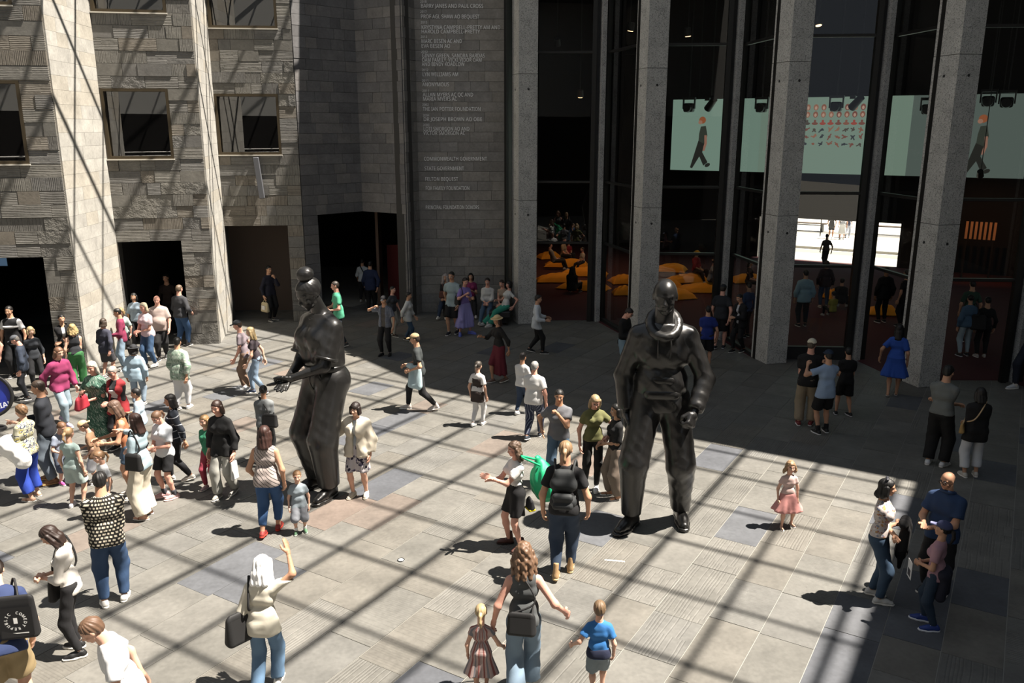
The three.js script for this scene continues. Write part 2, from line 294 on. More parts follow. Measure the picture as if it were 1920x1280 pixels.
const dOpen = [wallAt(1418, 474).s, wallAt(1683, 503).s], dTop = wallAt(1540, 409).y;
{ // far wall with the doorway to the street
  const s0 = -20, s1 = 16, g = struct('wall_street'); g.position.copy(W0); g.rotation.y = Math.atan2(-B.z, B.x);
  const sh = new THREE.Shape([[s0, 0], [dOpen[0], 0], [dOpen[0], dTop], [dOpen[1], dTop], [dOpen[1], 0], [s1, 0], [s1, H], [s0, H]].map((q) => new THREE.Vector2(...q)));
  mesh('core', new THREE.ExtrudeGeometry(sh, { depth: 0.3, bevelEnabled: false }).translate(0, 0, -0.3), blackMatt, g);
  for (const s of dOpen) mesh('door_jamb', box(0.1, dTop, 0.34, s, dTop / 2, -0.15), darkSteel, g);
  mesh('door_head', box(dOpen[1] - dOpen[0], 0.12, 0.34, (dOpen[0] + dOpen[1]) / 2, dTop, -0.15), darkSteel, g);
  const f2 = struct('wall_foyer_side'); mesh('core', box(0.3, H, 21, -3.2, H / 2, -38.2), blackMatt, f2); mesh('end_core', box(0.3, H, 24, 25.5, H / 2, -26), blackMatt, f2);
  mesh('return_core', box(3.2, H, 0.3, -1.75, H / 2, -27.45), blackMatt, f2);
}
// ---------------------------------------------------------------- projection screen
function canvasTex(w, h, draw) { const c = document.createElement('canvas'); c.width = w; c.height = h; draw(c.getContext('2d'), w, h); const t = new THREE.CanvasTexture(c); t.colorSpace = THREE.SRGBColorSpace; t.magFilter = THREE.LinearFilter; t.anisotropy = 8; return t; }
{
  const off = 1.1, P = W0.clone().addScaledVector(nW, off), a = wallAt(1257, 318, off), b = wallAt(1925, 342, off), t = wallAt(1260, 187, off);
  const w = b.s - a.s, h = t.y - a.y, y0 = a.y, mid = P.clone().addScaledVector(B, (a.s + b.s) / 2).setY(y0 + h / 2);
  const sx = (px) => ((wallAt(px, 260, off).s - a.s) / w) * 2048, sy = (py) => (1 - (wallAt(1560, py, off).y - y0) / h) * 512;
  const tex = canvasTex(2048, 512, (c) => {
    const gr = (x0, x1, c0) => { c.fillStyle = c0; c.fillRect(sx(x0), 0, sx(x1) - sx(x0), 512); };
    gr(1250, 1930, '#6d7a70'); gr(1250, 1425, '#82998b'); gr(1425, 1705, '#819485'); gr(1705, 1930, '#5f6963');
    const walker = (x, k) => { // someone in dark clothes stepping to the left
      c.save(); c.translate(sx(x), 0); c.scale(k, 1); const Y = (v) => v * 5.12;
      c.fillStyle = '#9a5a3c'; c.beginPath(); c.ellipse(2, Y(29), 15, 25, 0, 0, 7); c.fill(); c.fillStyle = '#a57a66'; c.beginPath(); c.ellipse(-7, Y(32), 9, 14, 0, 0, 7); c.fill();
      c.fillStyle = '#3c4038'; c.beginPath(); c.moveTo(-4, Y(38)); c.lineTo(18, Y(37)); c.lineTo(27, Y(50)); c.lineTo(17, Y(66)); c.lineTo(-12, Y(66)); c.lineTo(-10, Y(48)); c.fill();
      c.strokeStyle = '#9c7160'; c.lineWidth = 11; c.beginPath(); c.moveTo(19, Y(50)); c.lineTo(21, Y(62)); c.lineTo(12, Y(72)); c.stroke();
      c.fillStyle = '#2c2c28'; c.beginPath(); c.moveTo(-12, Y(58)); c.lineTo(14, Y(62)); c.lineTo(8, Y(74)); c.lineTo(34, Y(88)); c.lineTo(16, Y(93)); c.lineTo(-4, Y(80)); c.lineTo(-34, Y(97)); c.lineTo(-44, Y(96)); c.fill();
      c.beginPath(); c.ellipse(34, Y(92), 10, 16, 0.5, 0, 7); c.fill(); c.restore();
    };
    walker(1315, 1.5); walker(1838, 1.5);
    const rp = rngOf(5), cols = ['#8c5a48', '#7c4c40', '#9b6a55', '#3a3d40', '#a14a3c', '#51483f'];
    for (let j = 0; j < 6; j++) for (let i = 0; i < 8; i++) {
      const x = sx(1511 + i * 14.6), y = sy(202 + j * 13.6), s = 26;
      c.fillStyle = cols[Math.floor(rp() * (j < 2 ? 3 : 6))];
      if (j < 2) { c.beginPath(); c.ellipse(x, y - 4, s * 0.55, s * 0.8, 0, 0, 7); c.fill(); c.fillStyle = '#c09a86'; c.beginPath(); c.ellipse(x, y, s * 0.28, s * 0.45, 0, 0, 7); c.fill(); }
      else if (j === 2) { c.beginPath(); c.ellipse(x, y + 8, s * 0.7, s * 0.35, 0, 0, 7); c.fill(); c.beginPath(); c.ellipse(x, y - 8, 7, 9, 0, 0, 7); c.fill(); }
      else { c.lineWidth = 7; c.strokeStyle = c.fillStyle; for (let q = 0; q < 4; q++) { c.beginPath(); c.moveTo(x, y); c.lineTo(x + (rp() - 0.5) * s * 1.5, y + (rp() - 0.5) * s * 1.7); c.stroke(); } c.beginPath(); c.arc(x, y, 8, 0, 7); c.fill(); }
    }
  });
  const g = thing('projection_screen', 'long hanging projection screen showing a walking figure and rows of small portraits', 'screen', mid, Math.atan2(-B.z, B.x));
  mesh('image', new THREE.PlaneGeometry(w, h).translate(0, 0, 0.03), new THREE.MeshStandardMaterial({ color: 0x000000, roughness: 1, emissive: 0xffffff, emissiveMap: tex, emissiveIntensity: 0.42 }), g);
  mesh('backing', box(w + 0.1, h + 0.1, 0.05), blackMatt, g);
  for (let k = 0; k < 6; k++) mesh('hanger', cyl(0.02, 0.02, H - y0 - h, 6, -w / 2 + (k + 0.5) * w / 6, h / 2 + (H - y0 - h) / 2, 0), black, g);
  const L = new THREE.RectAreaLight(lin(0.42, 0.55, 0.47), 0.5, w, h); L.position.copy(mid).addScaledVector(nW, 0.06); L.lookAt(L.position.clone().add(nW)); L.name = 'screen_light'; scene.add(L);
}
// stage lanterns hanging in front of the screen
const lensGlow = (c, k) => new THREE.MeshStandardMaterial({ color: 0x000000, emissive: c, emissiveIntensity: k });
function lantern(px, py, label, kind) {
  const p = wallAt(px, py, 2.6).p, g = thing('stage_lantern', label, 'stage light', p, -angA, undefined), s = 1.25;
  if (kind) { mesh('body', merge([cyl(0.11, 0.13, 0.5, 14).rotateX(0.9).rotateY(0.9).scale(s, s, s), box(0.2, 0.12, 0.2, -0.15, 0.2, 0)]), black, g); }
  else { mesh('head', merge([rbox(0.34 * s, 0.3 * s, 0.3 * s, 0.08, 0, -0.04, 0), cyl(0.13 * s, 0.15 * s, 0.18, 16).rotateX(Math.PI / 2).translate(0, -0.06, 0.22)]), black, g); mesh('yoke', merge([box(0.05, 0.42, 0.12, -0.25, 0.12, 0), box(0.05, 0.42, 0.12, 0.25, 0.12, 0), box(0.55, 0.1, 0.2, 0, 0.34, 0)]), black, g); }
  mesh('drop_rod', cyl(0.025, 0.025, H - p.y - 0.35, 6, 0, 0.35 + (H - p.y - 0.35) / 2, 0), black, g);
}
lantern(1292, 200, 'leftmost stage lantern with a wide yoke above the walking figure');
lantern(1333, 195, 'slanted tube lantern beside the wide yoke lantern', 1);
lantern(1428, 200, 'stage lantern left of the third concrete column');
lantern(1568, 198, 'stage lantern hanging over the rows of small portraits');
lantern(1606, 192, 'small tube lantern at the right end of the portrait rows', 1);
lantern(1740, 203, 'stage lantern just left of the fourth concrete column');
lantern(1853, 188, 'stage lantern above the second walking figure');
lantern(1888, 190, 'stage lantern furthest to the right over the screen');
// foyer spotlights
function spot(px, py, z, label, aim, power, color = 0xffc890) {
  const d = sight(px, py), p = d.clone().multiplyScalar(z / d.z).add(V(0, CAM.h, 0)), g = thing('spotlight', label, 'spotlight', p);
  const dir = aim.clone().sub(p).normalize(), q = new THREE.Quaternion().setFromUnitVectors(V(0, -1, 0), dir);
  const can = cyl(0.1, 0.12, 0.26, 14, 0, 0.14, 0); can.applyQuaternion(q); mesh('can', can, black, g);
  const lens = new THREE.CylinderGeometry(0.09, 0.09, 0.02, 14); lens.applyQuaternion(q); mesh('lens', lens, lensGlow(color, 3), g);
  mesh('stem', cyl(0.015, 0.015, H - p.y - 0.2, 6, 0, 0.2 + (H - p.y - 0.2) / 2, 0), black, g);
  const L = new THREE.SpotLight(color, power, 0, 0.75, 0.8, 2); L.position.copy(p).addScaledVector(dir, 0.06); L.target.position.copy(aim); L.castShadow = true; L.name = 'spot_light'; L.shadow.radius = 4; L.intensity *= 0.038; scene.add(L, L.target);
}
spot(1088, 182, -33, 'warm glowing spotlight behind the first glazed bay', ground(1075, 505), 260);
spot(1182, 58, -30, 'spotlight beside the second column high in the foyer', ground(1090, 530), 200);
spot(1290, 68, -30, 'spotlight pair in the second glazed bay', ground(1320, 535), 260);
spot(1397, 8, -26, 'spotlight at the top of the third glazed bay', ground(1390, 580), 140);
spot(1535, 48, -28, 'spotlight high between the third and fourth columns', ground(1570, 590), 120);
spot(1045, 85, -30, 'small spotlight beside the first column', ground(1060, 490), 160);
// striped timber screen lit from above at the right
{
  const a = wallAt(1806, 447, 1.6), b = wallAt(1868, 447, 1.6), t = wallAt(1840, 416, 1.6), g = thing('slatted_screen', 'lit timber slat screen glowing orange deep in the foyer', 'slat screen', a.p.clone().setY(0), -angA);
  const w = b.s - a.s, n = 7; for (let i = 0; i < n; i++) mesh('slat', box(w / n * 0.55, t.y - a.y, 0.05, (i + 0.5) * w / n, (a.y + t.y) / 2, 0), mat(lin(0.55, 0.3, 0.15), 0.7), g);
  mesh('rail', box(w, 0.06, 0.06, w / 2, a.y, -0.05), blackMatt, g); mesh('post', box(0.06, a.y, 0.06, 0.1, a.y / 2, -0.05), blackMatt, g); mesh('post', box(0.06, a.y, 0.06, w - 0.1, a.y / 2, -0.05), blackMatt, g);
  spot(1838, 330, -30.5, 'small spotlight over the slat screen', wallAt(1838, 432, 1.6).p, 160, 0xffa860);  // added lamp, put in to light the slats
}
// bean bag loungers
const orange = new THREE.MeshStandardMaterial({ color: lin(0.8, 0.33, 0.022), roughness: 0.9, bumpMap: bumpRough, bumpScale: 0.02 });
function beanBag(px, py, L, w, turn, label) {
  const n = 26, m = 18, pos = [], idx = [];
  for (let j = 0; j <= m; j++) for (let i = 0; i <= n; i++) { const u = (i / n) * 2 - 1, v = (j / m) * 2 - 1, e = Math.pow(1 - u ** 4, 0.5) * Math.pow(1 - v ** 4, 0.5), k = 1 - 0.12 * (1 - Math.abs(u)) * 0; pos.push(u * L / 2 * (1 - 0.05 * (1 - v * v)), 0.045 + 0.34 * Math.pow((1 - u * u) * (1 - v * v), 0.42) * (0.85 + 0.2 * u) + 0.012 * Math.sin(u * 11 + v * 6) * e, v * w / 2 * (1 - 0.06 * (1 - u * u))); }
  const top = pos.length / 3; for (let k = 0; k < top; k++) pos.push(pos[3 * k], 0.02, pos[3 * k + 2]);
  for (let j = 0; j < m; j++) for (let i = 0; i < n; i++) { const a = j * (n + 1) + i, b = a + n + 1; idx.push(a, b, a + 1, b, b + 1, a + 1, a + top, a + 1 + top, b + top, b + top, a + 1 + top, b + 1 + top); }
  const g = new THREE.BufferGeometry(); g.setAttribute('position', new THREE.Float32BufferAttribute(pos, 3)); g.setIndex(idx); g.computeVertexNormals();
  const t = thing('bean_bag', label, 'bean bag', ground(px, py, 0).setY(0.008), R(turn), 'orange bean bag loungers in the foyer');
  mesh('cushion', g, orange, t); mesh('seam', tube([V(-L / 2, 0.05, -w / 2), V(0, 0.045, -w / 2 * 0.89), V(L / 2, 0.05, -w / 2)], 0.016, 12, 5), orange, t); mesh('seam', tube([V(-L / 2, 0.05, w / 2), V(0, 0.045, w / 2 * 0.89), V(L / 2, 0.05, w / 2)], 0.016, 12, 5), orange, t);
}
for (const q of [[1042, 528, 1.5, 0.9, 0, 'orange bean bag left of the person in black robes'], [1094, 543, 1.9, 0.8, -25, 'long orange bean bag right of the person in black robes'], [1062, 500, 1.9, 0.9, -5, 'orange bean bag under the person in grey'], [1095, 517, 1.9, 0.8, -12, 'orange bean bag behind the black robes, by the fin'],
  [1028, 485, 1.0, 0.8, 20, 'small orange bean bag at the back beside the first column'], [1165, 531, 0.9, 0.8, 10, 'orange bean bag half hidden by the left side of the second column'], [1167, 553, 0.7, 0.6, 0, 'low orange bean bag below the half hidden one'], [1257, 509, 1.3, 0.9, -20, 'orange bean bag standing at the back of the second bay'],
  [1288, 529, 1.6, 0.8, 5, 'orange bean bag under the person in red'], [1250, 540, 1.0, 0.7, 15, 'orange bean bag behind the bald statue'], [1318, 547, 1.9, 0.9, -5, 'large orange bean bag in front of the person in a hat'], [1262, 560, 1.4, 0.9, 20, 'orange bean bag under the statue head height, nearest the glass'],
  [1652, 590, 0.9, 0.6, -10, 'lone orange bean bag beside the fourth column'], [1560, 560, 0.6, 0.5, 20, 'small orange bean bag behind the child in yellow'], [1398, 529, 1.2, 0.8, 10, 'orange bean bag left of the third column']]) beanBag(...q);

// ---------------------------------------------------------------- street outside the far doorway
{
  const pale = mat(lin(0.62, 0.59, 0.54), 0.85), g = struct('street'); g.position.copy(W0); g.rotation.y = -angA;
  for (let k = 0; k < 26; k++) mesh('paving_strip', box(34, 0.3, 1.14, 0, -0.15 - (k % 7 === 2 ? 0.015 : 0), -0.9 - k * 1.16), k % 7 === 2 ? mat(lin(0.2, 0.19, 0.18), 0.9) : pale, g);
  mesh('kerb', box(34, 0.12, 0.3, 0, 0.06, -4.2), mat(lin(0.4, 0.38, 0.34), 0.9), g);
  mesh('facade', box(34, 6, 0.4, 0, 3, -31), pale, g);
  const at = (px, py) => { const p = ground(px, py); p.y = 0; return p; };
  const bench = (px, py, n, label) => { const t = thing('street_bench', label, 'bench', at(px, py), -angA); for (let i = 0; i < 4; i++) mesh('slat', box(2.4, 0.05, 0.1, 0, 0.45, -0.2 + i * 0.13), mat(lin(0.1, 0.07, 0.05), 0.8), t); for (const s of [-1, 1]) mesh('leg', box(0.08, 0.44, 0.45, s * 0.95, 0.22, 0), black, t); };
  bench(1510, 432, 1, 'slatted bench outside the street doorway'); bench(1668, 440, 1, 'slatted bench outside seen right of the fin');
  const rack = thing('bike_rack', 'dark metal frame standing on the sunlit street', 'rack', at(1506, 441), -angA);
  for (const x of [-0.5, 0.9, 1.9]) mesh('upright', cyl(0.03, 0.03, 1.3, 8, x, 0.65, 0), darkSteel, rack); mesh('crossbar', bar(V(-0.5, 1.1, 0), V(0.9, 1.1, 0), 0.03), darkSteel, rack); mesh('crossbar', bar(V(-0.5, 0.6, 0), V(0.9, 0.6, 0), 0.03), darkSteel, rack);
}

// ---------------------------------------------------------------- closing the hall: outer walls, rooms behind the stone walls, roof
{
  const pale = mat(lin(0.12, 0.118, 0.11), 0.9);
  const w1 = struct('wall_side'); mesh('core', box(0.4, H, 30, -17.4, H / 2, -4), pale, w1);
  const w2 = struct('wall_back'); w2.position.set(-8, 0, 4); w2.rotation.y = -0.34; mesh('upper_core', box(34, H - 6.5, 0.4, 6, (H + 6.5) / 2, 0.2), mat(lin(0.55, 0.55, 0.53), 0.9), w2); mesh('lower_core', box(34, 6.5, 0.4, 6, 3.25, 0.2), blackMatt, w2);
  for (const y of [4.55, 4.35]) mesh('rail', cyl(0.03, 0.03, 14, 8).rotateZ(Math.PI / 2).translate(-2, y, -0.35), mat(lin(0.85, 0.85, 0.82), 0.4), w2); for (let k = 0; k < 8; k++) mesh('rail_bracket', box(0.03, 0.4, 0.3, -8.5 + k * 1.8, 4.4, -0.16), darkSteel, w2);
  const w3 = struct('wall_right'); mesh('core', box(0.4, H, 24, 18.2, H / 2, -2.5), mat(lin(0.08, 0.078, 0.075), 0.9), w3);
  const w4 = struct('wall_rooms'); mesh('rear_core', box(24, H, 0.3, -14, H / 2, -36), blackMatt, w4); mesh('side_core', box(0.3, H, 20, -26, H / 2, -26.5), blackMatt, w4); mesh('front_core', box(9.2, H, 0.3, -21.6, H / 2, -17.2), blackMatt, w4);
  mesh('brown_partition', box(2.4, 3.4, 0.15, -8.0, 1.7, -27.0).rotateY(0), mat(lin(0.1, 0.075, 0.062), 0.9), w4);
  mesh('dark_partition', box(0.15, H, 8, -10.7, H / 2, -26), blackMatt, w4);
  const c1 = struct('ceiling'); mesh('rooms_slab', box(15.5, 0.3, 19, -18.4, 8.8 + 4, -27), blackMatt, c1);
  const roof = struct('roof');
  const hole = [F1L.clone().add(V(0.3, 0, 0.1)), F1R.clone().add(V(0, 0, 0.05)), F2L, F2R.clone().add(V(0, 0, 0.05)), F3L, F3R, V(-4, 0, -25.45), V(-2.0, 0, -25.1), V(2.26, 0, -21.85), V(5.2, 0, -18.05), V(13.85, 0, -12.85), V(7.2, 0, -1.9), V(3.4, 0, 4.3), V(-16.9, 0, 4.3)].map((p) => new THREE.Vector2(p.x, -p.z));
  const sh = new THREE.Shape([[-27, -10], [19, -10], [19, 13], [27, 13], [27, 29.6], [-4.5, 48.9], [-4.5, 37], [-27, 37]].map((q) => new THREE.Vector2(...q))); sh.holes.push(new THREE.Path(hole));
  mesh('roof_slab', new THREE.ExtrudeGeometry(sh, { depth: 0.4, bevelEnabled: false }).rotateX(-Math.PI / 2).translate(0, H, 0), blackMatt, roof);
  // steel lattice of the glass roof, square to the paving
  const lat = struct('roof_lattice'), steel = mat(lin(0.2, 0.2, 0.2), 0.5, { metalness: 0.3 }), shift = V(SUN.x / SUN.y, 0, SUN.z / SUN.y).multiplyScalar(H), y = H + 0.2, pa = shift.dot(A), pb = shift.dot(B);
  const inside = (p) => { let c = false; for (let i = 0, j = hole.length - 1; i < hole.length; j = i++) { const a = hole[i], b = hole[j]; if (a.y > p.y !== b.y > p.y && p.x < ((b.x - a.x) * (p.y - a.y)) / (b.y - a.y) + a.x) c = !c; } return c; };
  const run = (o, d, r) => { let on = null; for (let t = -45; t <= 45; t += 0.1) { const p = o.clone().addScaledVector(d, t), i = inside(new THREE.Vector2(p.x, -p.z)); if (i && on === null) on = t; if (!i && on !== null) { if (t - on > 0.4) mesh('lattice_bar', bar(o.clone().addScaledVector(d, on - 0.2).setY(y), o.clone().addScaledVector(d, t + 0.1).setY(y), r, 8), steel, lat); on = null; } } };
  for (let k = -16; k < 16; k++) run(A.clone().multiplyScalar(8.02 + 1.355 * k + pa), B, k % 2 ? 0.035 : 0.04);
  run(A.clone().multiplyScalar(14.42 + pa), B, 0.04);
  for (let k = -20; k < 12; k++) run(B.clone().multiplyScalar(-2.48 + 1.28 * k + pb), A, k % 2 ? 0.052 : 0.042);
}
// glimpses inside the doorways: a door leaf and red panel in the corner entrance, added glowing panels imitating bluish window light in the left rooms
{
  const d = struct('door_1'), a = onWall(712, 500, V(0, 0, -28.2), V(1, 0, 0)).p; d.position.set(a.x, 0, -28.2);
  mesh('door_leaf', box(0.09, nTop, 0.7, 0, nTop / 2, 0), mat(lin(0.16, 0.1, 0.07), 0.7), d); mesh('red_panel', box(0.62, 1.9, 0.08, 0.5, 0.95, -0.5), mat(lin(0.2, 0.03, 0.03), 0.8), d); mesh('handle', rbox(0.03, 0.3, 0.03, 0.01, 0.06, 1.1, 0.2), darkSteel, d);
  const panel = (x0, x1, y0, y1, z, label) => { const p = onWall((x0 + x1) / 2, (y0 + y1) / 2, V(0, 0, z), V(1, 0, 0)).p, k = depthScale(p), w = (x1 - x0) / k, h = (y1 - y0) / k, g = thing('added_glow_panel', label, 'added glow panel', p);
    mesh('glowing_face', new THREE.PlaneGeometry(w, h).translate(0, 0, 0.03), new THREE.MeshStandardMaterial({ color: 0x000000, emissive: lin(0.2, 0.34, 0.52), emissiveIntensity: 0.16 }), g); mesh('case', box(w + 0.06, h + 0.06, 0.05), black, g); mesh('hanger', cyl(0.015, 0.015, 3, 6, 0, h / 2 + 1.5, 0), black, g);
    const L = new THREE.RectAreaLight(lin(0.2, 0.34, 0.52), 0.16, w, h); L.position.copy(p).add(V(0, 0, 0.05)); L.lookAt(L.position.clone().add(V(0, 0, 1))); L.name = 'added_glow_light'; scene.add(L); };
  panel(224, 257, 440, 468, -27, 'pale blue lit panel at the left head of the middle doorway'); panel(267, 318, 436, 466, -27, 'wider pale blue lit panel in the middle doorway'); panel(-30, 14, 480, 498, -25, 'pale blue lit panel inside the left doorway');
}
// fittings on the stone walls
{
  const q = onWall(487, 333, F3L, wF3.u), sc = depthScale(q.p), g = thing('wall_lamp', 'slim grey bar lamp fixed upright on the stone wall', 'wall lamp', q.p.clone().addScaledVector(V(0.1, 0, 0.99), 0.12), wF3.g.rotation.y);
  const body = rbox(0.16, 76 / sc, 0.1, 0.02); body.rotateZ(R(5)); mesh('housing', body, mat(lin(0.13, 0.135, 0.15), 0.45, { metalness: 0.3 }), g);
  mesh('bracket', box(0.06, 0.1, 0.12, 0, 0.3, -0.08), darkSteel, g); mesh('bracket', box(0.06, 0.1, 0.12, 0, -0.3, -0.08), darkSteel, g);
  const s = V(-6.75, 1.35, -25.6), pl = thing('door_plate', 'small white plate on the inner side of the brown doorway', 'plate', s, 0.3); mesh('plate', rbox(0.02, 0.28, 0.12, 0.008), mat(lin(0.75, 0.75, 0.73), 0.4), pl); mesh('pull', rbox(0.12, 0.03, 0.04, 0.01, -0.05, -0.3, 0), darkSteel, pl);
}
// upholstered benches under the wall of names
function bench(px0, px1, py, d, label) {
  const a = ground(px0, py), b = ground(px1, py), u = b.clone().sub(a), L = u.length(), g = thing('bench', label, 'bench', a, Math.atan2(-u.z, u.x));
  mesh('seat', rbox(L, 0.2, d, 0.04, L / 2, 0.34, -d / 2), mat(lin(0.02, 0.02, 0.022), 0.45), g);
  mesh('plinth', box(L - 0.16, 0.16, d - 0.14, L / 2, 0.16, -d / 2), blackMatt, g);
  for (const [x, z] of [[0.1, -0.1], [L - 0.1, -0.1], [0.1, -d + 0.1], [L - 0.1, -d + 0.1]]) mesh('foot', cyl(0.03, 0.03, 0.08, 10, x, 0.04, z), darkSteel, g);
  return g;
}
bench(826, 880, 594, 0.6, 'black bench at the left end of the wall of names');
bench(917, 957, 611, 0.9, 'black bench beside the first concrete column');
// round blue sign at the left edge, floor grate, small floor discs
{
  const p = ground(-12, 805), sc = depthScale(p), y = (onWall(-12, 741, p, V(1, 0, 0))).y, r = 42 / sc, g = thing('round_sign', 'round blue sign with a black rim on a stand at the left edge', 'sign', p, 0.25);
  const tex = canvasTex(512, 512, (c) => { const gr = c.createRadialGradient(300, 180, 40, 256, 256, 300); gr.addColorStop(0, '#3f5bd8'); gr.addColorStop(0.5, '#2536a0'); gr.addColorStop(1, '#141c66'); c.fillStyle = gr; c.fillRect(0, 0, 512, 512); c.fillStyle = '#eef2ff'; c.font = 'bold 92px sans-serif'; c.save(); c.translate(300, 440); c.rotate(-0.18); c.fillText('NIA!', 0, 0); c.restore(); });
  mesh('face', new THREE.CircleGeometry(r * 0.93, 40).translate(0, y, 0.03), new THREE.MeshStandardMaterial({ map: tex, roughness: 0.4 }), g);
  mesh('rim', new THREE.TorusGeometry(r * 0.96, 0.035, 10, 48).translate(0, y, 0.02), black, g); mesh('backing', cyl(r * 0.95, r * 0.95, 0.04, 40).rotateX(Math.PI / 2).translate(0, y, 0), black, g);
  mesh('pole', cyl(0.03, 0.03, y - r + 0.05, 10, 0, (y - r) / 2, 0), black, g); mesh('foot_plate', cyl(0.22, 0.24, 0.03, 24, 0, 0.015, 0), black, g);
  const gp = ground(46, 746), gt = thing('floor_grate', 'metal drainage grate in the floor beside the round sign', 'grate', gp.setY(0.003), -angA);
  for (let i = 0; i < 12; i++) mesh('slat', box(0.03, 0.01, 0.5, -0.42 + i * 0.075, 0.004, 0), mat(lin(0.25, 0.25, 0.25), 0.4, { metalness: 0.7 }), gt); mesh('frame', merge([box(0.95, 0.012, 0.04, 0, 0.004, 0.26), box(0.95, 0.012, 0.04, 0, 0.004, -0.26)]), darkSteel, gt);
  const disc = thing('floor_disc', 'small pale metal disc set in the sunlit floor near the lower middle', 'floor disc', ground(752, 1050).setY(0)); mesh('plate', cyl(0.045, 0.05, 0.008, 24, 0, 0.004, 0), mat(lin(0.7, 0.74, 0.76), 0.3, { metalness: 0.5 }), disc); mesh('ring', new THREE.TorusGeometry(0.045, 0.006, 6, 28).rotateX(Math.PI / 2).translate(0, 0.008, 0), darkSteel, disc);
  const s = thing('floor_strip', 'thin white printed strip on the paving near the woman with the backpack', 'floor marking', ground(1153, 1051).setY(0), -0.18); let x = -0.13; const r9 = rngOf(4); while (x < 0.13) { const w = 0.006 + r9() * 0.014; mesh('mark', box(w, 0.002, 0.03, x, 0.002, 0), mat(lin(0.85, 0.85, 0.82), 0.6), s); x += w + 0.005; }
}
